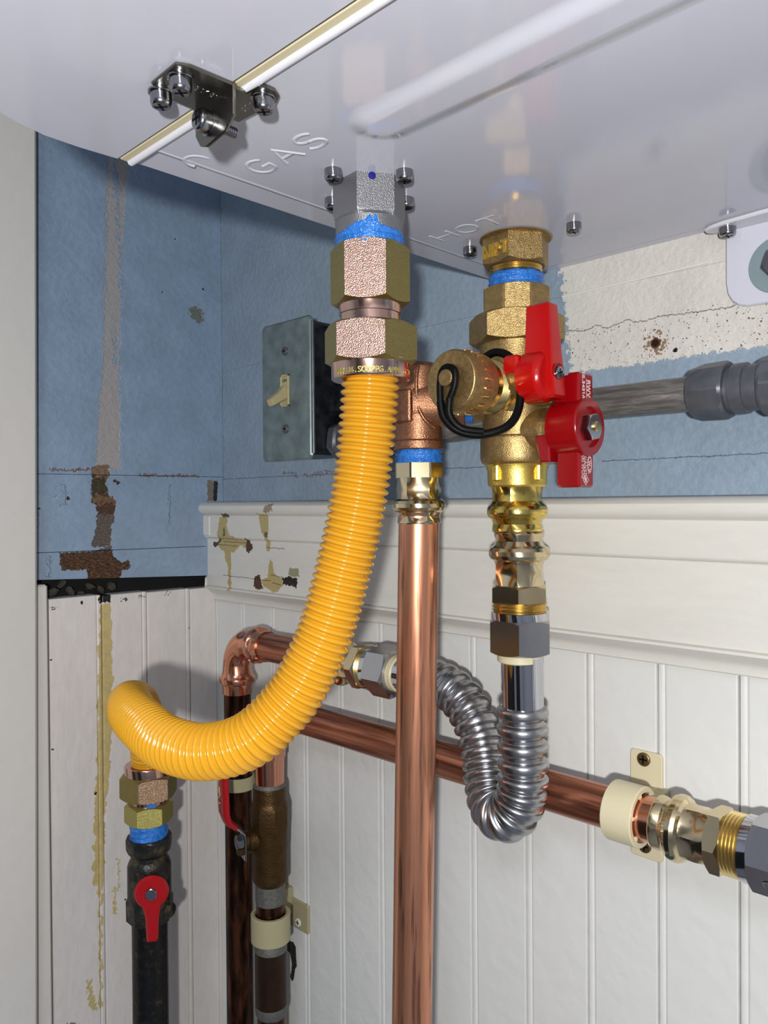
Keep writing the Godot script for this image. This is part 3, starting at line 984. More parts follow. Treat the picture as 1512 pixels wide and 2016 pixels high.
func heater() -> void:
	var HY := 1.543
	var h := thing("water_heater", "white enamelled tankless water heater seen from below, lettered for gas and hot water", "water heater", Vector3(0.5, HY, 0.13))
	# pressed bottom pan: a grid of its relief
	var xs := PackedFloat32Array()
	var zs := PackedFloat32Array()
	var v := 0.323
	while v < 0.70:
		xs.append(v)
		v += 0.0006 if v > 0.338 and v < 0.3445 else 0.0016 if v < 0.45 else 0.006
	v = 0.0
	while v < 0.2605:
		zs.append(v)
		v += 0.0008 if v < 0.012 or (v > 0.19 and v < 0.23) else 0.004
	var V := PackedVector3Array()
	var T := PackedInt32Array()
	var nz := zs.size()
	for a in xs:
		for b in zs:
			V.append(Vector3(a, HY - rib_height(a, b), b))
	for i in xs.size() - 1:
		for j in nz - 1:
			var k := i * nz + j
			T.append_array([k, k + nz, k + nz + 1, k, k + nz + 1, k + 1])
	put("bottom_pan", finish(V, T, 180.0), M.enamel, h)
	put("case", box(Vector3(0.3232, HY + 0.0022, 0.001), Vector3(0.70, 2.10, 0.2615), 0.001), M.enamel, h)
	# white lip, cream gasket and curved front cover
	put("pan_lip", wire([Vector3(0.3236, HY + 0.0006, 0.2600), Vector3(0.70, HY + 0.0006, 0.2600)], 0.0017, 12), M.lip, h)
	put("gasket_strip", box(Vector3(0.3228, HY + 0.0004, 0.2610), Vector3(0.70, HY + 0.03, 0.2650), 0.0006), M.gasket, h)
	var edge := [0.3226, 0.2648, 0.3216, 0.282, 0.3222, 0.296, 0.3255, 0.3075, 0.331, 0.3195, 0.341, 0.335, 0.356, 0.352, 0.380, 0.370, 0.42, 0.386, 0.50, 0.395, 0.70, 0.395, 0.70, 0.2648]
	var cover := plate(pv(edge), 0.557, 0.0014, 30.0)
	put("front_cover", join([[cover, Transform3D(Basis(Vector3(1, 0, 0), Vector3(0, 0, 1), Vector3(0, -1, 0)), Vector3(0, HY + 0.557, 0))]]), M.enamel, h)
	# embossed words: strokes in a unit square, x to the right, z towards the room
	var y0 := HY + 0.0011
	var G: Array = [arc(0.5, 0.5, 0.5, 0.5, 40, 320) + [0.95, 0.45, 0.55, 0.45]]
	letter(G, Vector3(0.3535, y0, 0.2135), 0.0115, 0.0120, 0.0016, h)
	letter([[0.0, 0.0, 0.5, 1.0, 1.0, 0.0], [0.2, 0.35, 0.8, 0.35]], Vector3(0.3690, y0, 0.2135), 0.0120, 0.0120, 0.0016, h)
	letter([arc(0.5, 0.75, 0.42, 0.25, 20, 270, 10) + arc(0.5, 0.25, 0.45, 0.25, 90, -160, 10)], Vector3(0.3855, y0, 0.2135), 0.0115, 0.0120, 0.0016, h)
	letter([[0, 0, 0, 1], [1, 0, 1, 1], [0, 0.5, 1, 0.5]], Vector3(0.3520, y0, 0.0925), 0.0110, 0.0110, 0.0015, h)
	letter([arc(0.5, 0.5, 0.5, 0.5, 0, 360, 22)], Vector3(0.3672, y0, 0.0925), 0.0115, 0.0110, 0.0015, h)
	letter([[0, 1, 1, 1], [0.5, 1, 0.5, 0]], Vector3(0.3830, y0, 0.0925), 0.0110, 0.0110, 0.0015, h)
	letter([arc(0.5, 0.5, 0.5, 0.5, -10, 190, 14)], Vector3(0.3390, y0, 0.2345), 0.0110, 0.0120, 0.0015, h)
	# screws in the pan
	for s in [[0.3780, 0.1955], [0.3985, 0.1728], [0.3540, 0.1745], [0.3782, 0.1500], [0.3551, 0.0730], [0.4160, 0.0645]]:
		screw("pan_screw", h, Vector3(s[0], HY, s[1]), Vector3.DOWN, 0.0038, 0.0046, M.screw, 0.0, 35.0 * s[0] * 100)
	# gas port: grey cast hexagon that tapers to a round neck
	var g := Vector3(0.377, 0, 0.173)
	var tf := axis(Vector3(g.x, 1.5160, g.z), Vector3.UP, towards_lens(g, 11.0))
	var gp := put("gas_port", rev([[0.0146, 0.0], [0.0151, 0.0006], [0.0153, 0.0075], [0.0156, 0.0092, 0.1], [0.0160, 0.0108, 0.8], [0.0165, 0.0120, 1.0], [0.0165, 0.0285, 1.0]], 72, 16.0), M.silver_cast, h, tf)
	put("marker_dot", rev([[0.0001, 0.0], [0.0017, 0.0], [0.0015, 0.00025], [0.0001, 0.00035]], 16), M.marker_blue, gp, axis(Vector3(g.x, 1.5415, g.z) + towards_lens(g, 11.0) * 0.0143 + towards_lens(g, 101.0) * -0.0015, towards_lens(g, 11.0)))
	# hot port: brass hexagon with raised letters
	var o := Vector3(0.3814, 0, 0.0665)
	var hp := put("hot_port", nut(0.0184, 0.0165, true, false), M.brass_cast, h, axis(Vector3(o.x, 1.5272, o.z), Vector3.UP, towards_lens(o, 18.0)))
	put("port_flange", rev([[0.0184, 0.0], [0.0195, 0.0005], [0.0197, 0.0007]], 48), M.brass_cast, hp, axis(Vector3(o.x, HY - 0.0012, o.z), Vector3.UP))
	var nd := towards_lens(o, -42.0)
	put("raised_lettering", lettering("NPT", 0.0070, 0.0014, true), M.brass_yellow, hp, Transform3D(Basis(Vector3.UP.cross(nd), Vector3.UP, nd), Vector3(o.x, 1.5340, o.z) + nd * 0.0162))
	put("thread", thread_mesh(0.0141, 0.0060, 0.0013), M.brass, hp, axis(Vector3(o.x, 1.5215, o.z), Vector3.UP))
	# latch bracket that bridges the seam
	var lb := put("latch_bracket", join([[plate(pv([0.3833, 0.2660, 0.4072, 0.2660, 0.4066, 0.2822, 0.4043, 0.2866, 0.3882, 0.2862, 0.3838, 0.2790]), 0.0013, 0.0003), Transform3D(Basis(Vector3(1, 0, 0), Vector3(0, 0, 1), Vector3(0, -1, 0)), Vector3(0, HY - 0.0002, 0))],
		[plate(pv([0.3868, 0.2645, 0.3868, 0.2500, 0.4085, 0.2488, 0.4118, 0.2505, 0.4140, 0.2540, 0.4140, 0.2575, 0.4120, 0.2595, 0.4060, 0.2600, 0.4060, 0.2645]), 0.0013, 0.0003), Transform3D(Basis(Vector3(1, 0, 0), Vector3(0, 0, 1), Vector3(0, -1, 0)), Vector3(0, HY - 0.0002, 0))],
		[plate(pv([0.3835, 0.0, 0.3835, -0.0110, 0.3862, -0.0150, 0.3905, -0.0165, 0.4020, -0.0150, 0.4072, -0.0110, 0.4072, 0.0]), 0.0013, 0.0003), Transform3D(Basis(), Vector3(0, HY - 0.0002, 0.2652))]]), M.steel, h)
	lb.set_meta("label", "dark steel latch bracket with four screws")
	for s in [[0.3862, 0.2815], [0.3990, 0.2815], [0.4080, 0.2545]]:
		screw("bracket_screw", lb, Vector3(s[0], HY - 0.0015, s[1]), Vector3.DOWN, 0.0037, 0.0052, M.screw, 0.0044, 40.0)
	screw("clamp_screw", lb, Vector3(0.3925, HY - 0.0092, 0.2665), Vector3(0, 0, 1), 0.0040, 0.0052, M.screw, 0.0046)
	put("screw_thread", thread_mesh(0.0019, 0.0090, 0.0009), M.screw, lb, axis(Vector3(0.3925, HY - 0.0092, 0.2555), Vector3(0, 0, 1)))
	put("stamped_lettering", lettering("337-90181", 0.0026, 0.0002), M.screw, lb, Transform3D(Basis(Vector3(0.0, 0, -1), Vector3(1, 0, 0), Vector3(0, -1, 0)), Vector3(0.3965, HY - 0.00152, 0.2735)))
	put("stamped_lettering", lettering("10 60", 0.0026, 0.0002), M.screw, lb, Transform3D(Basis(Vector3(-1, 0, 0), Vector3(0, 0, -1), Vector3(0, -1, 0)), Vector3(0.3995, HY - 0.00152, 0.2545)))


func thread_mesh(r: float, h: float, pitch: float) -> ArrayMesh:
	var p := []
	var n := int(h / pitch)
	for i in n:
		var y := h * i / n
		p.append_array([[r * 0.93, y], [r, y + h / n * 0.5]])
	p.append([r * 0.93, h])
	return rev(p, 40, 30.0)


func wall_bracket() -> void:
	var b := thing("wall_bracket", "white mounting bracket with a round zinc washer on the wall under the heater", "bracket", Vector3(0.49, 1.50, 0.0))
	var out := pv([0.4687, 1.5410, 0.4687, 1.5135, 0.4696, 1.5080, 0.4718, 1.5040, 0.4752, 1.5012, 0.4800, 1.5000, 0.51, 1.4998, 0.56, 1.4998, 0.56, 1.5410])
	put("plate", plate(out, 0.0026, 0.0006), M.enamel, b, Transform3D(Basis(), Vector3(0, 0, 0.0004)))
	var fl := plate(pv([0.4690, 0.001, 0.4625, 0.0035, 0.4600, 0.0070, 0.4608, 0.0105, 0.4640, 0.0130, 0.4720, 0.0150, 0.49, 0.0165, 0.56, 0.0165, 0.56, 0.001]), 0.0022, 0.0007)
	put("flange", fl, M.lip, b, Transform3D(Basis(Vector3(1, 0, 0), Vector3(0, 0, 1), Vector3(0, -1, 0)), Vector3(0, 1.5428, 0)))
	screw("bracket_screw", b, Vector3(0.4716, 1.5408, 0.0080), Vector3.DOWN, 0.0042, 0.0046, M.screw, 0.0, 10)
	put("zinc_washer", rev([[0.0001, 0], [0.0140, 0.0], [0.0142, 0.0008], [0.0138, 0.0014], [0.0001, 0.0014]], 48, 40), mat(C(0.62, 0.70, 0.72), 0.38, 0.6), b, axis(Vector3(0.4945, 1.5180, 0.0028), Vector3(0, 0, 1)))
	put("bolt_head", nut(0.0085, 0.006), M.screw, b, axis(Vector3(0.4965, 1.5180, 0.0040), Vector3(0, 0, 1)))


# =====================================================================  gas line
func ring_text(text: String, height: float, o: Vector3, r: float, start: float, step: float, mt: Material, parent: Node) -> void:
	# letters standing round a collar, each turned outwards
	var parts := []
	for i in text.length():
		var d := towards_lens(o, start + step * i)
		if text[i] == " ":
			continue
		parts.append([lettering(text[i], height, 0.0003, true), Transform3D(Basis(Vector3.UP.cross(d), Vector3.UP, d), o + d * r)])
	put("raised_lettering", join(parts), mt, parent)


func gas_line() -> void:
	var g := Vector3(0.377, 0, 0.173)
	# upper adapter: gold hexagon with sealant round its thread
	var a := thing("pipe_adapter", "gold hexagon pipe adapter with blue thread sealant, under the heater's grey gas port", "pipe fitting", Vector3(g.x, 1.4855, g.z), "gold gas adapters")
	put("hex_body", chromate_sheen(nut(0.0180, 0.0264), Color(0.53, 0.375, 0.365), Color(0.44, 0.40, 0.17)), M.zinc_cast, a, axis(Vector3(g.x, 1.4887, g.z), Vector3.UP, towards_lens(g, -7.5)))
	put("collar", rev([[0.0136, -0.004], [0.0136, 0.0008], [0.0141, 0.0010], [0.0141, 0.0050], [0.0150, 0.0075]], 48, 40), M.zinc_turned, a, axis(Vector3(g.x, 1.4838, g.z), Vector3.UP))
	put("thread_sealant", sealant_band(0.0155, 0.0080, 3), M.sealant, a, axis(Vector3(g.x, 1.5125, g.z), Vector3.UP))
	# sealant smeared up the neck of the port
	var tops := [0.2, 1.2, 2.0, 1.4, 3.2, 2.6, 4.6, 4.0, 5.2, 4.4, 6.4, 8.4, 6.0, 8.8, 4.4, 2.2, 2.8, 1.4, 2.4, 1.0, 1.6, 0.4]
	var smear := []
	for i in tops.size():
		var dd := towards_lens(g, lerpf(-52, 48, float(i) / (tops.size() - 1)))
		var ring := PackedVector3Array()
		for q in 7:
			var t: float = q / 6.0
			var yy: float = 1.5185 + 0.00075 * tops[i] * t
			var nr := 0.0154 + maxf(0.0, yy - 1.5235) * 0.05
			ring.append(Vector3(g.x, yy, g.z) + dd * (nr + 0.00035 * sin(PI * (0.12 + 0.76 * t))))
		for q in 7:
			ring.append(ring[6 - q] - dd * 0.0007)
		smear.append(ring)
	put("sealant_smear", loft(smear, 50.0), M.sealant, a)

	# the yellow connector
	var c := thing("gas_connector", "yellow corrugated gas hose that bends down from the heater to the left wall", "gas hose", Vector3(g.x, 1.456, g.z))
	put("flare_nut", chromate_sheen(nut(0.0213, 0.0178), Color(0.53, 0.375, 0.365), Color(0.44, 0.40, 0.17)), M.zinc_cast, c, axis(Vector3(g.x, 1.4622, g.z), Vector3.UP, towards_lens(g, -13.0)))
	var col := put("nut_collar", rev([[0.0128, 0.0], [0.0172, 0.0], [0.0177, 0.0005], [0.0177, 0.0062], [0.0186, 0.0082]], 56, 40), M.zinc_turned, c, axis(Vector3(g.x, 1.4555, g.z), Vector3.UP))
	ring_text("WW.U4.SOUPPG.APPL.CORP", 0.0026, Vector3(g.x, 1.4578, g.z), 0.01765, -52, 6.1, M.olive_zinc, col)
	ring_text("S", 0.0052, Vector3(g.x, 1.4578, g.z), 0.01775, 66, 6, M.print_red, col)
	var pts := [Vector3(0.377, 1.4620, 0.173), Vector3(0.377, 1.4544, 0.1732), Vector3(0.3744, 1.4292, 0.1735), Vector3(0.372, 1.410, 0.1747), Vector3(0.3689, 1.3908, 0.1766), Vector3(0.3649, 1.3704, 0.1795), Vector3(0.3612, 1.3505, 0.1835), Vector3(0.3571, 1.3344, 0.1877), Vector3(0.3492, 1.3133, 0.1958), Vector3(0.3382, 1.2963, 0.207), Vector3(0.327, 1.2887, 0.214), Vector3(0.3118, 1.2846, 0.2206), Vector3(0.2971, 1.2838, 0.2235), Vector3(0.2793, 1.2838, 0.2235), Vector3(0.2550, 1.2852, 0.2195), Vector3(0.2232, 1.2845, 0.2100), Vector3(0.1850, 1.2800, 0.1915), Vector3(0.1370, 1.2670, 0.1615), Vector3(0.1020, 1.2495, 0.1385), Vector3(0.0805, 1.2270, 0.1245), Vector3(0.0745, 1.2060, 0.1205), Vector3(0.0745, 1.1960, 0.1203)]
	var path := smooth_path(pts, 0.00042)
	var pitch := 0.00358 / 0.00042
	var hose := sweep(path, func(i):
		var t := fposmod(i / pitch, 1.0)
		return 0.0105 + 0.0027 * pow(sin(PI * t), 0.8), 40, 180.0)
	put("corrugated_hose", hose, M.yellow, c)
	# its lower end
	var q := Vector3(0.0745, 0, 0.1203)
	put("nut_collar", rev([[0.0178, 0.0], [0.0178, 0.0060], [0.0172, 0.0068], [0.0128, 0.0068]], 48, 40), M.zinc_turned, c, axis(Vector3(q.x, 1.1935, q.z), Vector3.UP))
	put("flare_nut", chromate_sheen(nut(0.0216, 0.0185), Color(0.56, 0.40, 0.30), Color(0.44, 0.40, 0.17)), M.zinc_cast, c, axis(Vector3(q.x, 1.1750, q.z), Vector3.UP, towards_lens(q, 10)))

	var b := thing("pipe_adapter", "smaller olive gold hexagon adapter with blue sealant, on top of the black gas valve", "pipe fitting", Vector3(q.x, 1.1435, q.z), "gold gas adapters")
	put("hex_body", nut(0.0182, 0.0150), M.olive_zinc, b, axis(Vector3(q.x, 1.1557, q.z), Vector3.UP, towards_lens(q, 2)))
	put("collar", rev([[0.0142, 0.0], [0.0136, 0.0005], [0.0136, 0.0060]], 40, 40), M.zinc_turned, b, axis(Vector3(q.x, 1.1700, q.z), Vector3.UP))
	put("sealant_dab", rev([[0.0001, 0], [0.004, 0], [0.0035, 0.0006], [0.0001, 0.001]], 14), M.sealant, b, axis(Vector3(q.x, 1.1728, q.z) + towards_lens(q, 8) * 0.0135, towards_lens(q, 8)))
	put("thread_sealant", sealant_band(0.0142, 0.0135, 5), M.sealant, b, axis(Vector3(q.x, 1.1430, q.z), Vector3.UP))

	# black iron shut-off valve
	var s := thing("gas_shutoff_valve", "old black gas valve with a small red lever pointing down", "valve", Vector3(q.x, 1.0800, q.z))
	put("body", rev([[0.0150, 1.0795], [0.0176, 1.0812, 1.0], [0.0178, 1.0960, 1.0], [0.0166, 1.0985, 0.3], [0.0164, 1.1225], [0.0150, 1.1262], [0.0138, 1.1280], [0.0138, 1.1310], [0.0160, 1.1335], [0.0172, 1.1360, 0.7], [0.0174, 1.1432, 0.7], [0.0166, 1.1446]], 48, 28.0, 8), M.iron_body, s, Transform3D(Basis(), Vector3(q.x, 0, q.z)))
	var hd := towards_lens(q, -6)
	var hx := Vector3.UP.cross(hd)
	var hub := Vector3(q.x, 1.1098, q.z) + hx * 0.0035
	put("stem", rev([[0.0075, 0.012], [0.0075, 0.020]], 24), M.iron_body, s, axis(hub, hd))
	var out := PackedVector2Array()
	for i in 27:
		out.append(Vector2.from_angle(deg_to_rad(-58 + 296.0 * i / 26)) * 0.0126 * Vector2(1, 1))
	out.append_array(pv([-0.0046, -0.019, -0.0040, -0.0345, -0.0030, -0.0375, 0.0032, -0.0375, 0.0046, -0.0345, 0.0052, -0.019]))
	var lever := put("lever", plate(out, 0.0042, 0.0014, 40), M.red_vinyl, s, Transform3D(Basis(hx, Vector3.UP, hd), hub + hd * 0.0175))
	put("lever_nut", nut(0.0046, 0.0032), M.screw, lever, axis(hub + hd * 0.0215, hd, hx))
	put("union_lug", nut(0.0052, 0.006, true, true), M.iron_body, s, axis(Vector3(q.x, 1.0895, q.z) + towards_lens(q, 55) * 0.0145, towards_lens(q, 55), Vector3.UP))
	var p := put("gas_pipe", rev([[0.0136, 0.02], [0.0136, 1.081]], 40), M.iron, self, Transform3D(Basis(), Vector3(q.x, 0, q.z)))
	tag(p, "black iron gas pipe rising from the floor to the red-levered gas valve", "pipe")


func sealant_band(r: float, h: float, s: int, seg := 56) -> ArrayMesh:
	# a wrapped, uneven ring of thread sealant
	var n := noise(1.0, 2, FastNoiseLite.TYPE_SIMPLEX_SMOOTH, s)
	var rings := []
	for i in 12:
		var ring := PackedVector3Array()
		var t := i / 11.0
		for j in seg:
			var a := TAU * j / seg
			var k := n.get_noise_3d(cos(a) * 1.6, sin(a) * 1.6, t * 6.0)
			var rr := r + 0.00025 * sin(t * 19.0 + a) + 0.00035 * k - (0.0012 if i in [0, 11] else 0.0)
			ring.append(Vector3(rr * cos(a), h * t + 0.0007 * n.get_noise_2d(cos(a) * 2.2 + 9, sin(a) * 2.2) * (1.0 if i > 8 or i < 3 else 0.3), rr * sin(a)))
		rings.append(ring)
	return loft(rings, 40.0)


# =====================================================================  hot water valve
func hot_valve() -> void:
	var o := Vector3(0.3815, 0, 0.0665)
	var v := thing("isolation_valve", "cast brass hot water service valve with two red handles and a capped drain port", "valve", Vector3(o.x, 1.385, o.z))
	var at := Transform3D(Basis(), o)
	put("thread_sealant", sealant_band(0.0147, 0.0085, 7), M.sealant, v, axis(Vector3(o.x, 1.5150, o.z), Vector3.UP))
	put("tail_nut", nut(0.0189, 0.0150, false, true, 8), M.brass_cast, v, axis(Vector3(o.x, 1.5005, o.z), Vector3.UP, towards_lens(o, 2)))
	put("union_nut", nut(0.0258, 0.0160), M.brass_cast, v, axis(Vector3(o.x, 1.4852, o.z), Vector3.UP, towards_lens(o, -5.5)))
	# body: ball chamber, lower socket and flange
	put("body", rev([[0.0150, 1.4085], [0.0156, 1.4105], [0.0158, 1.4180], [0.0172, 1.4206], [0.0188, 1.4216], [0.0197, 1.4236], [0.0198, 1.4262], [0.0198, 1.4335], [0.0194, 1.4350], [0.0186, 1.4358], [0.0184, 1.4380], [0.0186, 1.4470], [0.0190, 1.4500], [0.0212, 1.4560], [0.0214, 1.4640], [0.0206, 1.4730], [0.0196, 1.4800], [0.0200, 1.4870]], 64, 24.0), M.brass_cast, v, at)
	for a in [-42.0, 45.0, 135.0, 225.0]:
		var d := towards_lens(o, a)
		put("lug", box(Vector3(-0.0022, -0.0050, 0.0), Vector3(0.0022, 0.0040, 0.0035), 0.0008), M.brass_yellow, v, Transform3D(Basis(Vector3.UP.cross(d), Vector3.UP, d), Vector3(o.x, 1.4165, o.z) + d * 0.0145))
	put("yellow_sleeve", rev([[0.0150, 1.4085], [0.0158, 1.4095], [0.0160, 1.4170], [0.0172, 1.4206]], 56, 30), M.brass_yellow, v, at)
	# pressed socket for the copper tail
	put("press_socket", rev([[0.0134, 1.3842], [0.0137, 1.3848], [0.0137, 1.3862], [0.0134, 1.3885, 0.45], [0.0140, 1.3908, 0.2], [0.0156, 1.3922], [0.0164, 1.3940], [0.0164, 1.3964], [0.0156, 1.3982], [0.0141, 1.3995], [0.0137, 1.4008, 0.5], [0.0138, 1.4040, 0.75], [0.0139, 1.4066, 0.35], [0.0140, 1.4090]], 72, 24.0), M.press_yellow, v, Transform3D(Basis(Vector3.UP, deg_to_rad(20)), o))
	# drain port, its cap and the strap
	var py := 1.4600
	put("drain_port", rev([[0.0150, 0.0], [0.0150, 0.016], [0.0125, 0.018], [0.0125, 0.024], [0.0142, 0.0245], [0.0142, 0.0258], [0.0132, 0.0262], [0.0142, 0.0272], [0.0132, 0.0282], [0.0142, 0.0292], [0.0132, 0.0302], [0.0142, 0.0312], [0.0132, 0.0322], [0.0132, 0.040]], 48, 24), M.brass, v, axis(Vector3(0.383, py, o.z), Vector3(0, 0, 1)))
	var cap := put("drain_cap", rev([[0.0150, 0.0], [0.0156, 0.0006], [0.0156, 0.0175], [0.0150, 0.0190], [0.0146, 0.0193], [0.0001, 0.0193]], 60, 30), M.brass_cast, v, axis(Vector3(0.383, py, 0.1050), Vector3(0, 0, 1)))
	var ribs := []
	for k in 22:
		var a := TAU * k / 22
		ribs.append([box(Vector3(-0.0007, -0.0004, 0.0), Vector3(0.0007, 0.0007, 0.0050), 0.0003), Transform3D(Basis(Vector3(-sin(a), cos(a), 0), Vector3(cos(a), sin(a), 0), Vector3(0, 0, -1)).orthonormalized(), Vector3(0.383 + cos(a) * 0.0157, py + sin(a) * 0.0157, 0.1165))])
	put("grip_ribs", join(ribs), M.brass, cap)
	put("cap_knob", rev([[0.0034, 0.0], [0.0034, 0.0022], [0.0042, 0.0024], [0.0042, 0.0042], [0.0039, 0.0046], [0.0001, 0.0046]], 32, 30), M.brass_cast, cap, axis(Vector3(0.383, py + 0.001, 0.1240), Vector3(0, 0, 1)))
	var kx := 0.383
	var ky := py + 0.001
	var zz := 0.1262
	var strap := [Vector3(kx - 0.0048, ky - 0.0120, zz), Vector3(kx - 0.0050, ky - 0.0030, zz), Vector3(kx - 0.0035, ky + 0.0040, zz), Vector3(kx + 0.0010, ky + 0.0052, zz), Vector3(kx + 0.0045, ky + 0.0025, zz), Vector3(kx + 0.0042, ky - 0.0040, zz), Vector3(kx + 0.0010, ky - 0.0105, zz)]
	put("strap_loop", sweep(smooth_path(strap, 0.0008), func(_i): return 0.0018, 10, 60), M.rubber, v)
	var tail := [Vector3(kx - 0.0048, ky - 0.0110, zz), Vector3(kx - 0.0030, ky - 0.0190, zz - 0.0005), Vector3(kx + 0.0030, ky - 0.0255, zz - 0.004), Vector3(kx + 0.0105, ky - 0.0275, zz - 0.012), Vector3(kx + 0.0190, ky - 0.0235, zz - 0.022), Vector3(kx + 0.0205, ky - 0.0140, zz - 0.030), Vector3(kx + 0.0185, ky + 0.0020, zz - 0.034), Vector3(kx + 0.0130, ky + 0.0125, zz - 0.034), Vector3(kx + 0.0020, ky + 0.0165, zz - 0.034), Vector3(kx - 0.0120, ky + 0.010, zz - 0.034)]
	put("strap", sweep(smooth_path(tail, 0.0015), func(_i): return 0.0021, 10, 60), M.rubber, v)
	var inner := [Vector3(kx + 0.0012, ky - 0.0100, zz), Vector3(kx + 0.0006, ky - 0.0180, zz - 0.0005), Vector3(kx + 0.0050, ky - 0.0245, zz - 0.004), Vector3(kx + 0.0120, ky - 0.0262, zz - 0.012)]
	put("strap_tail", sweep(smooth_path(inner, 0.0015), func(_i): return 0.0019, 10, 60), M.rubber, v)

	# upper red handle on the drain valve: a deep block with a hub and a stop
	var hy := 1.4640
	var hz := 0.0872
	put("drain_stem", rev([[0.0092, 0.0], [0.0092, 0.026]], 32), M.brass_cast, v, axis(Vector3(0.383, hy - 0.001, hz), Vector3(1, 0, 0)))
	var left := [[hy + 0.0348, 0.4040, 0.4160, 0.0888, 0.0832], [hy + 0.0338, 0.4035, 0.4175, 0.0902, 0.0822], [hy + 0.012, 0.4035, 0.4195, 0.0916, 0.0820], [hy - 0.001, 0.4035, 0.4206, 0.0925, 0.0812], [hy - 0.0115, 0.4035, 0.4218, 0.0920, 0.0822], [hy - 0.0128, 0.4045, 0.4205, 0.0908, 0.0832]]
	var rings := []
	for i in range(left.size() - 1, -1, -1):
		var L: Array = left[i]
		var r := PackedVector3Array()
		var e := 0.0009
		for q in [[L[2], L[4] + e], [L[2], L[3] - e], [L[2] - e * 0.3, L[3] - e * 0.3], [L[2] - e, L[3]], [L[1] + e, L[3]], [L[1], L[3] - e], [L[1], L[4] + e], [L[1] + e, L[4]], [L[2] - e, L[4]], [L[2] - e * 0.3, L[4] + e * 0.3]]:
			r.append(Vector3(q[0], L[0], q[1]))
		rings.append(r)
	var uh := put("drain_handle", loft(rings, 30.0), M.red, v)
	put("handle_hub", rev([[0.0110, 0.0], [0.0128, 0.0006], [0.0128, 0.0105], [0.0112, 0.0128], [0.0105, 0.0135]], 40, 35), M.red, uh, axis(Vector3(0.4030, hy - 0.0015, hz), Vector3(1, 0, 0), Vector3(0, 0, 1)))
	put("stop_tab", box(Vector3(0.3955, hy + 0.0005, 0.0915), Vector3(0.4045, hy + 0.0095, 0.0990), 0.0012), M.red, uh)
	put("screw_well", rev([[0.0001, 0], [0.0046, 0.0], [0.0050, 0.0003], [0.0044, 0.0004], [0.0040, -0.0002], [0.0001, -0.0002]], 32, 40), M.red_dark, uh, axis(Vector3(0.4206, hy - 0.0005, hz), Vector3(1, -0.06, 0)))
	screw("handle_screw", uh, Vector3(0.4207, hy - 0.0005, hz), Vector3(1, -0.06, 0), 0.0033, 0.0012, M.screw)

	# lower red butterfly handle on the main valve
	var my := 1.4375
	var mz := 0.0705
	put("main_stem", rev([[0.0122, 0.0], [0.0122, 0.020], [0.0108, 0.0225], [0.0108, 0.030]], 40, 30), M.brass_cast, v, axis(Vector3(0.383, my, mz - 0.002), Vector3(1, 0, 0)))
	put("stop_lug", box(Vector3(0.3990, my + 0.0125, 0.0715), Vector3(0.4105, my + 0.0170, 0.0785), 0.0008), M.brass_cast, v)
	var face := [0.0058, 0.0272, 0.0068, 0.0262, 0.0072, 0.0115]
	var arc_pts := []
	for i in 9:
		var a := deg_to_rad(52 - 104.0 * i / 8)
		arc_pts.append_array([0.0146 * cos(a), 0.0146 * sin(a)])
	var wing := PackedVector2Array()
	for p in pv(face):
		wing.append(p)
	for p in pv(arc_pts):
		wing.append(p)
	wing.append_array(pv([0.0072, -0.0125, 0.0070, -0.0290, 0.0060, -0.0300, -0.0060, -0.0300, -0.0070, -0.0290, -0.0072, -0.0125]))
	for p in pv(arc_pts):
		wing.append(-p)
	wing.append_array(pv([-0.0072, 0.0115, -0.0068, 0.0262, -0.0058, 0.0272]))
	# outline in (z, y), thickness along x
	var lh := put("main_handle", join([[plate(wing, 0.0075, 0.0011, 30), Transform3D(Basis(Vector3(0, 0, 1), Vector3(0, 1, 0), Vector3(-1, 0, 0)), Vector3(0.4262, my, mz))]]), M.red_dark, v)
	put("handle_hub", rev([[0.0132, 0.0], [0.0147, 0.0008], [0.0147, 0.0168], [0.0140, 0.0178], [0.0102, 0.0178], [0.0098, 0.0160], [0.0001, 0.0160]], 48, 35), M.red_dark, lh, axis(Vector3(0.4105, my, mz), Vector3(1, 0, 0), Vector3(0, 0, 1)))
	put("lower_skirt", box(Vector3(0.4128, my - 0.0300, mz - 0.0070), Vector3(0.4250, my - 0.0105, mz + 0.0071), 0.0012), M.red_dark, lh)
	put("upper_skirt", plate(pv([0.0178, 0.0, 0.0110, 0.0, 0.0045, 0.020, 0.0045, 0.0262, 0.0178, 0.0262]), 0.0136, 0.0010), M.red_dark, lh, Transform3D(Basis(Vector3(-1, 0, 0), Vector3(0, 1, 0), Vector3(0, 0, -1)), Vector3(0.4295, my, mz + 0.0068)))
	put("stop_tab", plate(pv([0.0, 0.0, 0.0088, 0.0005, 0.0088, -0.0135, 0.0030, -0.0135]), 0.008, 0.0008), M.red_dark, lh, Transform3D(Basis(), Vector3(0.4030, my - 0.0035, mz + 0.0035)))
	var nb := put("handle_nut", nut(0.0072, 0.0058, true, true), M.chrome_satin, lh, axis(Vector3(0.4255, my, mz), Vector3(1, 0, 0), Vector3(0, 1, 0.2)))
	nb.set_meta("label", "chrome lock nut")
	put("stem_end", rev([[0.0026, 0.0], [0.0026, 0.0066], [0.0020, 0.0072], [0.0001, 0.0072]], 20, 30), M.brass, lh, axis(Vector3(0.4255, my, mz), Vector3(1, 0, 0)))
	# print on the narrow faces of the handle, reading downwards
	var down := Basis(Vector3(0, -1, 0), Vector3(0, 0, -1), Vector3(1, 0, 0))
	put("printed_lettering", lettering("FIG.3431AB", 0.0017, 0.0001, true), M.print_white, lh, Transform3D(down, Vector3(0.42625, my + 0.0206, mz + 0.0028)))
	put("printed_lettering", lettering("RWV", 0.0030, 0.0001, true), M.print_white, lh, Transform3D(down, Vector3(0.42625, my + 0.0195, mz - 0.0022)))
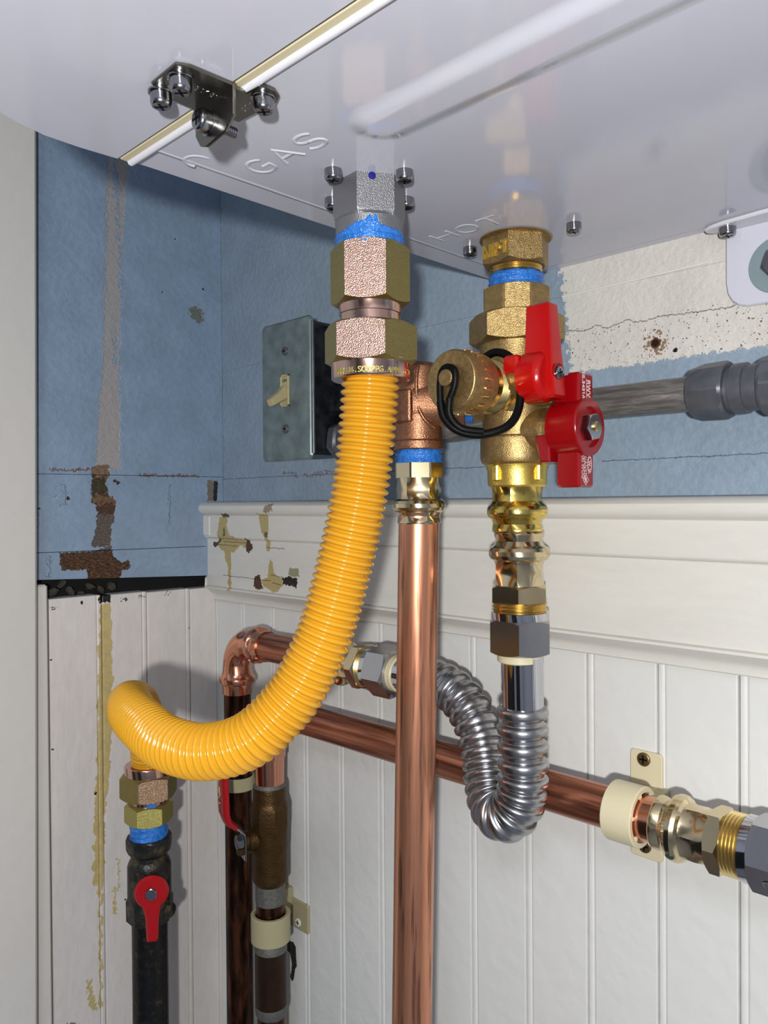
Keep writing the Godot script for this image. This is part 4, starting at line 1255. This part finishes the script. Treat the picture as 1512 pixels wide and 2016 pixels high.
	put("printed_underline", box(Vector3(0.4262, my + 0.0148, mz - 0.0002), Vector3(0.42632, my + 0.0242, mz + 0.0001), 0.00002), M.print_white, lh)
	put("printed_lettering", lettering("NSF/ANSI-61", 0.0010, 0.0001), M.print_white, lh, Transform3D(down, Vector3(0.42625, my - 0.0190, mz + 0.0015)))
	put("printed_lettering", lettering("600 WOG", 0.0010, 0.0001), M.print_white, lh, Transform3D(down, Vector3(0.42625, my - 0.0190, mz + 0.0036)))
	put("printed_lettering", lettering("R.W.V.", 0.0010, 0.0001, true), M.print_white, lh, Transform3D(down, Vector3(0.42625, my - 0.0185, mz - 0.0026)))
	var oval := []
	for i in 25:
		oval.append(Vector3(0.4263, my - 0.0185 + 0.0042 * cos(TAU * i / 24), mz - 0.0026 + 0.0019 * sin(TAU * i / 24)))
	put("printed_oval", wire(oval, 0.00012, 6), M.print_white, lh)
	var dia := []
	for i in 5:
		dia.append(Vector3(0.4263, my - 0.0262 + 0.0026 * cos(TAU * i / 4), mz + 0.0010 + 0.0026 * sin(TAU * i / 4)))
	put("printed_diamond", wire(dia, 0.00014, 6), M.print_white, lh)
	put("printed_diamond", box(Vector3(0.4262, my - 0.0270, mz + 0.0003), Vector3(0.42632, my - 0.0254, mz + 0.0017), 0.00002), M.print_white, lh)

	# brass press adapter below the valve
	o.x = 0.3826
	var a := thing("press_adapter", "pale brass press adapter upright between the yellow brass valve end and the chrome hose nut", "pipe fitting", Vector3(o.x, 1.34, o.z), "brass press adapters")
	put("body", press_body(), M.press_pale, a, Transform3D(Basis(Vector3.UP, deg_to_rad(30)), Vector3(o.x, 1.3842, o.z)) * Transform3D(Basis.from_scale(Vector3(1, -1, -1)), Vector3.ZERO))
	put("hex_collar", nut(0.0163, 0.0090, false, true), M.press_pale, a, axis(Vector3(o.x, 1.3466, o.z), Vector3.UP, towards_lens(o, 28)))
	put("thread", thread_mesh(0.0151, 0.0070, 0.0016), M.brass, a, axis(Vector3(o.x, 1.3398, o.z), Vector3.UP))


func press_body() -> ArrayMesh:
	# from the pipe's end (0) towards the hexagon: pressed skirt, bead, pinched waist
	return rev([[0.0116, 0.0], [0.0132, 0.0], [0.0136, 0.0006], [0.0135, 0.0020], [0.0131, 0.0048, 0.55], [0.0139, 0.0072, 0.15], [0.0156, 0.0084], [0.0165, 0.0102], [0.0165, 0.0126], [0.0156, 0.0144], [0.0140, 0.0156, 0.1], [0.0136, 0.0175, 0.35], [0.0139, 0.0215, 0.85], [0.0138, 0.0240, 0.6], [0.0133, 0.0275, 0.1], [0.0133, 0.0300]], 72, 24.0)


# =====================================================================  relief valve and its discharge pipe
func relief_valve() -> void:
	var p := Vector3(0.3402, 0, 0.1005)
	var v := thing("relief_valve", "reddish bronze relief valve body between the yellow hose and the capped drain port", "valve", Vector3(p.x, 1.4215, p.z))
	var dir := Vector3(0.783, 0, -0.622)
	put("body", rev([[0.0132, 1.4292], [0.0138, 1.4298], [0.0138, 1.4336], [0.0131, 1.4346], [0.0130, 1.4400], [0.0133, 1.4480], [0.0133, 1.4600], [0.0128, 1.4690], [0.0120, 1.4740], [0.0090, 1.4765], [0.0001, 1.4770]], 56, 30), M.bronze, v, Transform3D(Basis(), p))
	put("side_branch", rev([[0.0150, -0.002], [0.0142, 0.0110], [0.0132, 0.0128], [0.0128, 0.0140], [0.0128, 0.0250], [0.0122, 0.0256], [0.0001, 0.0256]], 48, 30), M.bronze, v, axis(Vector3(p.x, 1.4545, p.z), dir))
	put("cast_ridge", wire([Vector3(p.x, 1.4735, p.z) + towards_lens(p, 0) * 0.0118, Vector3(p.x, 1.4660, p.z) + towards_lens(p, -4) * 0.0132, Vector3(p.x, 1.4540, p.z) + towards_lens(p, -2) * 0.0136, Vector3(p.x, 1.4455, p.z) + towards_lens(p, 12) * 0.0136, Vector3(p.x, 1.4405, p.z) + towards_lens(p, 40) * 0.0132], 0.0011, 10, 0.0015), M.bronze, v)
	var bd := towards_lens(p, -38)
	put("name_boss", box(Vector3(-0.0060, -0.0085, 0.0), Vector3(0.0060, 0.0090, 0.0035), 0.0008), M.bronze, v, Transform3D(Basis(Vector3.UP.cross(bd), Vector3.UP, bd), Vector3(p.x, 1.4520, p.z) + bd * 0.0118))
	var q := Vector3(p.x, 1.4545, p.z) + dir * 0.025
	put("inlet_sealant", sealant_band(0.0108, 0.0050, 11, 40), M.sealant, v, axis(q, dir))
	put("inlet_nipple", rev([[0.0100, 0.0], [0.0100, 0.0110]], 32), M.brass_cast, v, axis(q, dir))
	put("outlet_sealant", sealant_band(0.0128, 0.0088, 12), M.sealant, v, axis(Vector3(p.x, 1.4212, p.z), Vector3.UP))
	# press adapter on the discharge
	var a := thing("press_adapter", "pale brass press adapter upright between the bronze relief valve and the middle copper pipe", "pipe fitting", Vector3(p.x, 1.39, p.z), "brass press adapters")
	put("body", press_body(), M.press_pale, a, Transform3D(Basis(Vector3.UP, deg_to_rad(10)).scaled(Vector3(0.88, 0.86, 0.88)), Vector3(p.x, 1.3890, p.z)))
	put("hex_collar", nut(0.0140, 0.0080, false, false, 8), M.press_pale, a, axis(Vector3(p.x, 1.4140, p.z), Vector3.UP, towards_lens(p, 4)))
	var d := put("discharge_pipe", sweep(PackedVector3Array([Vector3(0.3402, 1.3935, 0.1005), Vector3(0.3399, 1.385, 0.1005), Vector3(0.3360, 1.245, 0.1005), Vector3(0.3323, 1.108, 0.1005), Vector3(0.3290, 0.985, 0.1005), Vector3(0.3040, 0.06, 0.1005)]), func(_i): return 0.0112, 48, 40), M.copper, self)
	tag(d, "bright copper pipe hanging straight down in the middle from the relief valve", "pipe")


# =====================================================================  stainless flex hose of the hot side
func flex_nut(t: Node3D, at: Vector3, dir: Vector3, ref: Vector3) -> void:
	# dir: out of the nut, towards the hose
	var n := put("hose_nut", nut(0.0180, 0.0190, true, true), M.chrome_satin, t, axis(at, dir, ref))
	put("nut_rim", rev([[0.0150, -0.0040], [0.0156, -0.0036], [0.0156, 0.0004]], 48, 40), M.chrome, n, axis(at, dir))
	put("plastic_ring", rev([[0.0125, 0.0], [0.0125, 0.0040], [0.0119, 0.0046], [0.0100, 0.0046]], 40, 40), M.cream, t, axis(at + dir * 0.0190, dir))


func flex_hose() -> void:
	var o := Vector3(0.383, 0, 0.0665)
	var f := thing("flexible_hose", "chrome corrugated hose that makes a U-turn below the hot water valve", "hose", Vector3(o.x, 1.3144, o.z))
	flex_nut(f, Vector3(o.x, 1.3374, o.z), Vector3.DOWN, towards_lens(o, 28))
	put("end_tube", rev([[0.0114, 1.2880], [0.0114, 1.3170]], 48), M.chrome, f, Transform3D(Basis(), Vector3(o.x + 0.0012, 0, o.z)))
	flex_nut(f, Vector3(0.2480, 1.2865, 0.042), Vector3.RIGHT, Vector3(0, 0.35, 1))
	put("end_tube", rev([[0.0114, 0.0], [0.0114, 0.0230]], 48), M.chrome, f, axis(Vector3(0.2660, 1.2865, 0.042), Vector3.RIGHT))
	var pts := [Vector3(0.2870, 1.2865, 0.0420), Vector3(0.3030, 1.2860, 0.0428), Vector3(0.3200, 1.2815, 0.0442), Vector3(0.3335, 1.2710, 0.0460), Vector3(0.3420, 1.2585, 0.0485), Vector3(0.3478, 1.2470, 0.0520), Vector3(0.3530, 1.2370, 0.0565), Vector3(0.3590, 1.2295, 0.0612), Vector3(0.3665, 1.2258, 0.0652), Vector3(0.3745, 1.2272, 0.0672), Vector3(0.3808, 1.2335, 0.0672), Vector3(0.3838, 1.2435, 0.0667), Vector3(0.3845, 1.2560, 0.0665), Vector3(0.3843, 1.2750, 0.0665), Vector3(0.3842, 1.2895, 0.0665)]
	var path := smooth_path(pts, 0.0004)
	# the corrugation closes up in the bend
	var phase := PackedFloat32Array()
	var run := 0.0
	phase.resize(path.size())
	for i in range(path.size() - 1, -1, -1):
		var p := path[i]
		var bend := smoothstep(1.2620, 1.2400, p.y)
		run += 0.0004 / lerpf(0.0095 if p.x > 0.375 else 0.0088, 0.0064, bend)
		phase[i] = run
	put("corrugated_tube", sweep(path, func(i):
		var t := fposmod(phase[i], 1.0)
		var u := absf(t - 0.35) / 0.35
		return 0.0114 + 0.0026 * (pow(1.0 - pow(u, 3.0), 0.6) if u < 1.0 else 0.0), 48, 180.0), M.ring_satin, f)


# =====================================================================  copper lines by the corner
func copper_lines() -> void:
	var x0 := 0.0825
	var y0 := 1.2865
	var z0 := 0.0430
	# elbow
	var e := thing("copper_elbow", "shiny copper press elbow at the top of the dark pipe in the corner", "pipe fitting", Vector3(x0, 1.25, z0))
	var pts := PackedVector3Array()
	var r := 0.020
	pts.append(Vector3(x0, y0 - r - 0.012, z0))
	for i in 13:
		var a := PI / 2 * i / 12
		pts.append(Vector3(x0 + r - r * cos(a), y0 - r + r * sin(a), z0))
	pts.append(Vector3(x0 + r + 0.010, y0, z0))
	put("bend", sweep(pts, func(_i): return 0.0116, 40, 60, false), M.copper_clean, e)
	for end in [[Vector3(x0, 1.2610, z0), Vector3.DOWN], [Vector3(x0 + 0.0235, y0, z0), Vector3.RIGHT]]:
		put("press_end", rev([[0.0117, -0.006], [0.0122, 0.0, 0.15], [0.0132, 0.0030], [0.0146, 0.0048], [0.0149, 0.0068], [0.0145, 0.0088], [0.0132, 0.0100], [0.0127, 0.0125, 0.25], [0.0123, 0.0180]], 48, 28), M.copper_clean, e, axis(end[0], end[1], Vector3(0.3, 0.4, 1)))
	var b := put("copper_pipe", rev([[0.0112, 0.05], [0.0112, 1.247]], 40), M.copper_old, self, Transform3D(Basis(), Vector3(x0, 0, z0)))
	tag(b, "dark brown old copper pipe in the corner, running down from the elbow", "pipe")
	var h := put("copper_pipe", rev([[0.0112, 0.0], [0.0112, 0.110]], 40), M.copper_dull, self, axis(Vector3(0.118, y0, z0), Vector3.RIGHT))
	tag(h, "short level copper pipe between the elbow and the upper press adapter, behind the yellow hose", "pipe")
	var a := thing("press_adapter", "brass press adapter lying level behind the yellow hose, joined to the chrome nut", "pipe fitting", Vector3(0.23, y0, 0.0425), "brass press adapters")
	put("body", press_body(), M.press_pale, a, axis(Vector3(0.2025, y0, 0.0428), Vector3.RIGHT))
	put("hex_collar", nut(0.0163, 0.0085), M.press_pale, a, axis(Vector3(0.2300, y0, 0.0425), Vector3.RIGHT, Vector3(0, 0.6, 1)))
	put("thread", thread_mesh(0.0151, 0.0095, 0.0018), M.brass, a, axis(Vector3(0.2385, y0, 0.0422), Vector3.RIGHT))
	# clamp on the dark pipe, mostly behind the hose
	clamp_at("pipe_clamp", "cream pipe clamp round the dark corner pipe, half hidden by the yellow hose", Vector3(x0, 1.1688, z0), Vector3.UP, 0.0136, 0.0122, 0.011, [], 0.0)
	clamp_at("pipe_clamp", "small cream clamp end showing under the upper press adapter", Vector3(0.2040, y0, z0), Vector3.RIGHT, 0.0152, 0.0123, 0.012, [Vector2(0.2140, 1.2630), Vector2(0.2140, 1.3080)], 0.009)


func clamp_at(called: String, label: String, o: Vector3, dir: Vector3, r: float, bore: float, w: float, screws: Array, half: float) -> Node3D:
	var c := thing(called, label, "pipe clamp", o, "cream pipe clamps")
	var ring := rev([[bore, -w / 2], [r - 0.0006, -w / 2], [r, -w / 2 + 0.0006], [r, w / 2 - 0.0006], [r - 0.0006, w / 2], [bore, w / 2], [bore, -w / 2]], 56, 30, 6, false, false)
	put("ring", ring, M.cream if dir != Vector3.UP else M.beige, c, axis(o, dir))
	var foot := o.z - 0.0082
	var lo := Vector3(o.x - 0.006, o.y - w / 2, 0.0082)
	var hi := Vector3(o.x + 0.006, o.y + w / 2, 0.0082 + foot - bore)
	if dir == Vector3.UP:
		lo.x -= 0.0245
		hi.x -= 0.0255
	else:
		lo = Vector3(o.x - w / 2, o.y - 0.006, 0.0082)
		hi = Vector3(o.x + w / 2, o.y + 0.006, 0.0082 + foot - bore)
	put("foot", box(lo, hi, 0.0006), M.beige, c)
	return c


func strap(c: Node3D, lo: Vector2, hi: Vector2, mt: Material) -> void:
	var m := round_rect(hi.x - lo.x, hi.y - lo.y, 0.002, 4)
	put("strap", plate(m, 0.0022, 0.0005), mt, c, Transform3D(Basis(), Vector3((lo.x + hi.x) / 2, (lo.y + hi.y) / 2, 0.0081)))


# =====================================================================  old ball valve line
func ball_valve_line() -> void:
	var x := 0.1310
	var z := 0.0470
	var at := Transform3D(Basis(), Vector3(x, 0, z))
	# copper elbow and stub come down from the level cold pipe
	var e := thing("copper_elbow", "small copper elbow and stub above the tarnished ball valve, under the yellow hose", "pipe fitting", Vector3(x, 1.175, z))
	var pts := PackedVector3Array([Vector3(x, 1.170, z)])
	for i in 11:
		var a := PI / 2 * i / 10
		pts.append(Vector3(x + 0.018 - 0.018 * cos(a), 1.2190 + 0.018 * sin(a), z - 0.0035 * i / 10))
	pts.append(Vector3(x + 0.034, 1.237, z - 0.005))
	put("bend", sweep(pts, func(i): return 0.0112 if i == 0 else 0.0122, 40, 50), M.copper_clean, e)
	put("press_end", rev([[0.0124, 0.0], [0.0128, 0.0006], [0.0128, 0.016], [0.0124, 0.0166]], 40, 30), M.copper_clean, e, axis(Vector3(x, 1.2010, z), Vector3.UP))
	var v := thing("ball_valve", "tarnished brown brass ball valve with a bent red lever", "valve", Vector3(x, 1.105, z))
	put("body", rev([[0.0116, 1.1010], [0.0137, 1.1042], [0.0138, 1.1060], [0.0138, 1.1290], [0.0142, 1.1310], [0.0143, 1.1400], [0.0148, 1.1440, 0.3], [0.0155, 1.1475, 0.6], [0.0157, 1.1610, 0.6], [0.0142, 1.1655, 0.3], [0.0131, 1.1680], [0.0130, 1.1770], [0.0124, 1.1785]], 48, 26, 8), M.brass_old, v, at)
	put("solder_ring", rev([[0.0124, 0.0], [0.0129, 0.001], [0.0120, 0.0028], [0.0113, 0.0036]], 40, 40), M.solder, v, axis(Vector3(x, 1.1775, z), Vector3.UP))
	var sd := Vector3(-0.30, 0, 0.954)
	var c := Vector3(x, 1.1385, z)
	put("stem_boss", rev([[0.0085, 0.010], [0.0080, 0.018], [0.0065, 0.0185], [0.0065, 0.0215]], 28, 30), M.brass_old, v, axis(c, sd))
	put("stop_post", box(Vector3(-0.003, -0.0100, 0.010), Vector3(0.003, -0.0050, 0.0265), 0.0006), M.brass_old, v, Transform3D(Basis(Vector3.UP.cross(sd), Vector3.UP, sd), c))
	put("lever_nut", nut(0.0058, 0.0050), M.screw, v, axis(c + sd * 0.0225, sd))
	# lever: a steel strip bent away from the wall, its upper half dipped in red
	var side := Vector3.UP.cross(sd)
	var strip := []
	for q in [[0.0215, -0.0130], [0.0215, 0.0030], [0.0225, 0.0075], [0.0285, 0.0130]]:
		strip.append([q[0], q[1], 0.0070, 0.0011])
	var grip := [[0.0280, 0.0125, 0.0066, 0.0020], [0.0345, 0.0185, 0.0082, 0.0028], [0.0365, 0.0250, 0.0092, 0.0030], [0.0375, 0.0480, 0.0094, 0.0030], [0.0375, 0.0800, 0.0096, 0.0030], [0.0372, 0.0815, 0.0080, 0.0024]]
	var lv := put("lever", ribbon(strip, c, sd, side), M.chrome_satin, v)
	put("red_grip", ribbon(grip, c, sd, side), M.red_vinyl, lv)
	# pale emblem pressed into the grip
	var em := [[-0.002, 0.058, 0.0015, 0.062, 0.002, 0.055, -0.0015, 0.050, -0.0028, 0.044, 0.0012, 0.046, 0.0024, 0.040, -0.0010, 0.037], [-0.0025, 0.034, 0.002, 0.034], [-0.003, 0.052, -0.003, 0.040]]
	var parts := []
	for s in em:
		var p := []
		for i in range(0, s.size(), 2):
			p.append(c + sd * 0.0406 + side * s[i] + Vector3.UP * s[i + 1])
		parts.append([wire(p, 0.0006, 8), Transform3D()])
	put("grip_emblem", join(parts), M.beige, lv)
	# pipe, clamp, soldered coupling
	var p1 := put("copper_pipe", rev([[0.0112, 0.05], [0.0112, 1.104]], 40), M.copper_old, self, at)
	tag(p1, "brown copper pipe below the tarnished ball valve, passing through the beige clamp", "pipe")
	var sp := put("solder_patches", rev([[0.0115, 1.086], [0.0118, 1.088], [0.0117, 1.1005], [0.0120, 1.103]], 40, 40), M.solder, p1, at)
	sp.set_meta("label", "grey solder smears")
	var k := thing("pipe_coupling", "brown soldered coupling on the lower pipe, under the beige clamp", "pipe fitting", Vector3(x, 1.0, z))
	put("sleeve", rev([[0.0121, 1.0030], [0.0126, 1.0036], [0.0127, 1.0500], [0.0121, 1.0512]], 40, 30), M.brown_old, k, at)
	put("solder_ring", rev([[0.0113, 0.9965], [0.0124, 0.9985], [0.0129, 1.0035], [0.0127, 1.0055]], 40, 50), M.solder, k, at)
	put("solder_ring", rev([[0.0128, 1.0485], [0.0129, 1.0505], [0.0122, 1.0535], [0.0114, 1.0560]], 40, 50), M.solder, k, at)
	var b := clamp_at("pipe_clamp", "beige clamp round the lower brown pipe, with one white screw at its side", Vector3(x, 1.0668, z), Vector3.UP, 0.0156, 0.0126, 0.0215, [], 0.0)
	strap(b, Vector2(0.1060, 1.0450), Vector2(0.1325, 1.0690), M.beige)
	screw("white_screw", b, Vector3(0.1200, 1.0512, 0.0103), Vector3(0, 0, 1), 0.0034, 0.0010, M.white_plastic)


func ribbon(rows: Array, c: Vector3, out: Vector3, side: Vector3) -> ArrayMesh:
	# rows: [distance out, height, half width, half thickness]
	var rings := []
	for i in rows.size():
		var q: Array = rows[i]
		var a: Array = rows[maxi(i - 1, 0)]
		var b: Array = rows[mini(i + 1, rows.size() - 1)]
		var t: Vector3 = (out * (b[0] - a[0]) + Vector3.UP * (b[1] - a[1])).normalized()
		var n := side.cross(t).normalized()
		var o: Vector3 = c + out * q[0] + Vector3.UP * q[1]
		var r := PackedVector3Array()
		for j in 16:
			var an := -TAU * j / 16
			r.append(o + side * q[2] * signf(cos(an)) * pow(absf(cos(an)), 0.5) + n * q[3] * signf(sin(an)) * pow(absf(sin(an)), 0.7))
		rings.append(r)
	return loft(rings, 50.0)


# =====================================================================  cold line on the right
func cold_line() -> void:
	var y := 1.2368
	var z := 0.040
	var p := put("copper_pipe", rev([[0.0112, 0.0], [0.0112, 0.297]], 40), M.copper_dull, self, axis(Vector3(0.160, y, z + 0.002), Vector3(0.297, 0, -0.002), Vector3(0, 0, 1)))
	tag(p, "level copper pipe crossing the boards behind the hose to the right-hand clamp", "pipe")
	var c := clamp_at("pipe_clamp", "cream clamp with two brass screws holding the level copper pipe on the right", Vector3(0.4322, y, z), Vector3.RIGHT, 0.0156, 0.0128, 0.0170, [], 0.0)
	strap(c, Vector2(0.4178, 1.2015), Vector2(0.4366, 1.2612), M.cream)
	var old := mat(C(0.52, 0.44, 0.32), 0.36, 0.9)
	screw("strap_screw", c, Vector3(0.4262, 1.2568, 0.0103), Vector3(0, 0, 1), 0.0038, 0.0014, old)
	screw("strap_screw", c, Vector3(0.4266, 1.2085, 0.0103), Vector3(0, 0, 1), 0.0038, 0.0014, old)
	var teeth := []
	for k in 6:
		var a := TAU * k / 6 + 0.3
		teeth.append([box(Vector3(-0.0008, 0.0112, -0.001), Vector3(0.0008, 0.0130, 0.001), 0.0002), axis(Vector3(0.4402, y, z), Vector3(0, cos(a), sin(a)), Vector3.RIGHT).rotated_local(Vector3.UP, 0.0)])
	put("inner_teeth", join(teeth), M.cream, c)
	put("pipe_end_sleeve", rev([[0.0114, 0.0], [0.0114, 0.016]], 40), M.copper_clean, c, axis(Vector3(0.4395, y, z), Vector3.RIGHT))
	var a := thing("press_adapter", "brass press adapter with a green dot, right of the clamp", "pipe fitting", Vector3(0.47, y, z), "brass press adapters")
	put("body", press_body(), M.press_pale, a, Transform3D(Basis(Vector3.RIGHT, 0.4), Vector3(0.4485, y, z)) * axis(Vector3.ZERO, Vector3.RIGHT))
	put("green_dot", rev([[0.0001, 0], [0.0024, 0.0], [0.0020, 0.0008], [0.0001, 0.0010]], 16, 50), M.marker_green, a, axis(Vector3(0.4600, y, z) + Vector3(0, -0.62, 0.78) * 0.0158, Vector3(0, -0.62, 0.78)))
	put("hex_collar", nut(0.0163, 0.0078), M.press_pale, a, axis(Vector3(0.4760, y, z), Vector3.RIGHT, Vector3(0, 0.55, 1)))
	put("thread", thread_mesh(0.0151, 0.0085, 0.0016), M.brass, a, axis(Vector3(0.4836, y, z), Vector3.RIGHT))
	var f := thing("flexible_hose", "chrome hose starting with a large nut at the right edge, ending the level pipe", "hose", Vector3(0.495, y, z))
	flex_nut(f, Vector3(0.4960, y, z), Vector3.RIGHT, Vector3(0, 0.55, 1))
	put("end_tube", rev([[0.0114, 0.0], [0.0114, 0.0400]], 48), M.chrome, f, axis(Vector3(0.514, y, z), Vector3.RIGHT))
	# beyond the frame the hose turns up to the heater's cold port
	var up := smooth_path([Vector3(0.545, y, z), Vector3(0.575, y + 0.004, z + 0.002), Vector3(0.602, y + 0.028, z + 0.010), Vector3(0.612, y + 0.075, z + 0.020), Vector3(0.612, y + 0.160, z + 0.026), Vector3(0.612, 1.500, z + 0.0265)], 0.0006)
	put("corrugated_tube", sweep(up, func(i):
		var u := absf(fposmod(i * 0.0006 / 0.0094, 1.0) - 0.35) / 0.35
		return 0.0114 + 0.0026 * (pow(1.0 - pow(u, 3.0), 0.6) if u < 1.0 else 0.0), 40, 180.0), M.ring_satin, f)
	put("hose_nut", nut(0.0180, 0.0190), M.chrome_satin, f, axis(Vector3(0.612, 1.500, z + 0.0265), Vector3.UP))
	put("end_thread", thread_mesh(0.0145, 0.0225, 0.0018), M.brass, f, axis(Vector3(0.612, 1.5185, z + 0.0265), Vector3.UP))
	var nd := Vector3(0, -0.60, 0.80)
	put("stamped_mark", lettering("Ω", 0.006, 0.0002), M.screw, f, Transform3D(Basis(Vector3.RIGHT, nd.cross(Vector3.RIGHT), nd), Vector3(0.506, y, z) + nd * 0.0157))


# =====================================================================  switch box and conduit
func switch_box() -> void:
	var b := thing("light_switch", "grey steel utility box on the blue wall with an ivory toggle switch", "light switch", Vector3(0.165, 1.434, 0.0))
	put("box", box(Vector3(0.1385, 1.4365, 0.001), Vector3(0.1925, 1.5345, 0.0525), 0.003), M.box_steel, b)
	var cover := put("cover_plate", plate(round_rect(0.0592, 0.1045, 0.004, 5), 0.0034, 0.0014, 40), M.cover_steel, b, Transform3D(Basis(), Vector3(0.1655, 1.4850, 0.0516)))
	put("cover_rim", wire([Vector3(0.1948, 1.4370, 0.0528), Vector3(0.1948, 1.5330, 0.0528)], 0.0016, 10), M.galvanised, cover)
	for yy in [1.5145, 1.4565]:
		screw("cover_screw", cover, Vector3(0.1655, yy, 0.0550), Vector3(0, 0, 1), 0.0033, 0.0012, M.galvanised)
	for k in [[1.509, 0.028], [1.459, 0.028]]:
		put("knockout", rev([[0.0001, 0], [0.0105, 0.0], [0.0108, 0.0006], [0.0098, 0.0009], [0.0001, 0.0006]], 32, 30), M.box_steel, b, axis(Vector3(0.1925, k[0], k[1]), Vector3.RIGHT))
	var sw := put("toggle_frame", join([[box(Vector3(-0.0050, -0.0120, 0), Vector3(-0.0034, 0.0120, 0.0016), 0.0003), Transform3D()], [box(Vector3(0.0034, -0.0120, 0), Vector3(0.0050, 0.0120, 0.0016), 0.0003), Transform3D()], [box(Vector3(-0.0050, -0.0120, 0), Vector3(0.0050, -0.0104, 0.0016), 0.0003), Transform3D()], [box(Vector3(-0.0050, 0.0104, 0), Vector3(0.0050, 0.0120, 0.0016), 0.0003), Transform3D()], [box(Vector3(-0.0045, -0.0115, -0.001), Vector3(0.0045, 0.0115, 0.0004), 0.0002), Transform3D()]]), M.ivory, b, Transform3D(Basis(), Vector3(0.1655, 1.4850, 0.0548)))
	put("toggle", loft([rect_ring(Vector3(0.1655, 1.4840, 0.0550), 0.0034, 0.0050, Vector3(0, 0.85, 0.5)), rect_ring(Vector3(0.1655, 1.4800, 0.0605), 0.0031, 0.0036, Vector3(0, 0.85, 0.5)), rect_ring(Vector3(0.1655, 1.4755, 0.0680), 0.0032, 0.0030, Vector3(0, 0.88, 0.45)), rect_ring(Vector3(0.1655, 1.4745, 0.0695), 0.0026, 0.0024, Vector3(0, 0.88, 0.45))], 25.0), M.ivory, sw)
	put("printed_lettering", lettering("OFF", 0.0022, 0.0001, true), M.print_dark, sw, Transform3D(Basis(), Vector3(0.1655, 1.4925, 0.0554)))


func rect_ring(o: Vector3, hw: float, hh: float, up: Vector3) -> PackedVector3Array:
	var u := up.normalized()
	var r := PackedVector3Array()
	for q in [[1, -0.7], [1, 0.7], [0.7, 1], [-0.7, 1], [-1, 0.7], [-1, -0.7], [-0.7, -1], [0.7, -1]]:
		r.append(o + Vector3(hw * q[0], 0, 0) + u * hh * q[1])
	r.reverse()
	return r


func conduit() -> void:
	var y := 1.4550
	var z := 0.0250
	var p := put("conduit", sweep(PackedVector3Array([Vector3(0.200, 1.4470, z), Vector3(0.306, 1.4490, z), Vector3(0.40, y, z), Vector3(0.468, y, z)]), func(_i): return 0.0090, 40, 60), M.conduit, self)
	tag(p, "scratched grey steel conduit running along the blue wall behind the valve", "conduit")
	var k := thing("conduit_coupling", "dark grey die-cast compression coupling on the conduit at the right edge", "conduit fitting", Vector3(0.485, y, z))
	for s in [[0.4605, 1.0], [0.5145, -1.0]]:
		put("compression_nut", rev([[0.0108, 0.0], [0.0125, 0.0012], [0.0134, 0.0035, 0.55], [0.0145, 0.0065, 1.0], [0.0148, 0.0175, 1.0], [0.0138, 0.0190, 0.3], [0.0120, 0.0192]], 72, 20, 8), M.die_cast, k, axis(Vector3(s[0], y, z), Vector3(s[1], 0, 0), Vector3(0, 0.4, 1)))
	put("body", rev([[0.0112, 0.0], [0.0112, 0.0020], [0.0124, 0.0024], [0.0126, 0.0060], [0.0124, 0.0084], [0.0112, 0.0088], [0.0112, 0.0200]], 48, 24), M.die_cast, k, axis(Vector3(0.4795, y, z), Vector3.RIGHT))
	var q := put("conduit", sweep(PackedVector3Array([Vector3(0.508, y, z), Vector3(0.9, y, z)]), func(_i): return 0.0090, 40, 60), M.conduit, self)
	tag(q, "far length of the grey conduit beyond the coupling at the right edge", "conduit")
	var c := thing("box_connector", "grey die-cast conduit connector at the side of the switch box, behind the yellow hose", "conduit fitting", Vector3(0.20, 1.447, z))
	put("body", rev([[0.0115, 0.0], [0.0150, 0.0008, 0.8], [0.0150, 0.0070, 0.8], [0.0118, 0.0085], [0.0118, 0.0130], [0.0142, 0.0140, 1.0], [0.0145, 0.0230, 1.0], [0.0120, 0.0250]], 72, 22, 6), M.die_cast, c, axis(Vector3(0.1922, 1.447, z), Vector3.RIGHT, Vector3(0, 1, 0.4)))
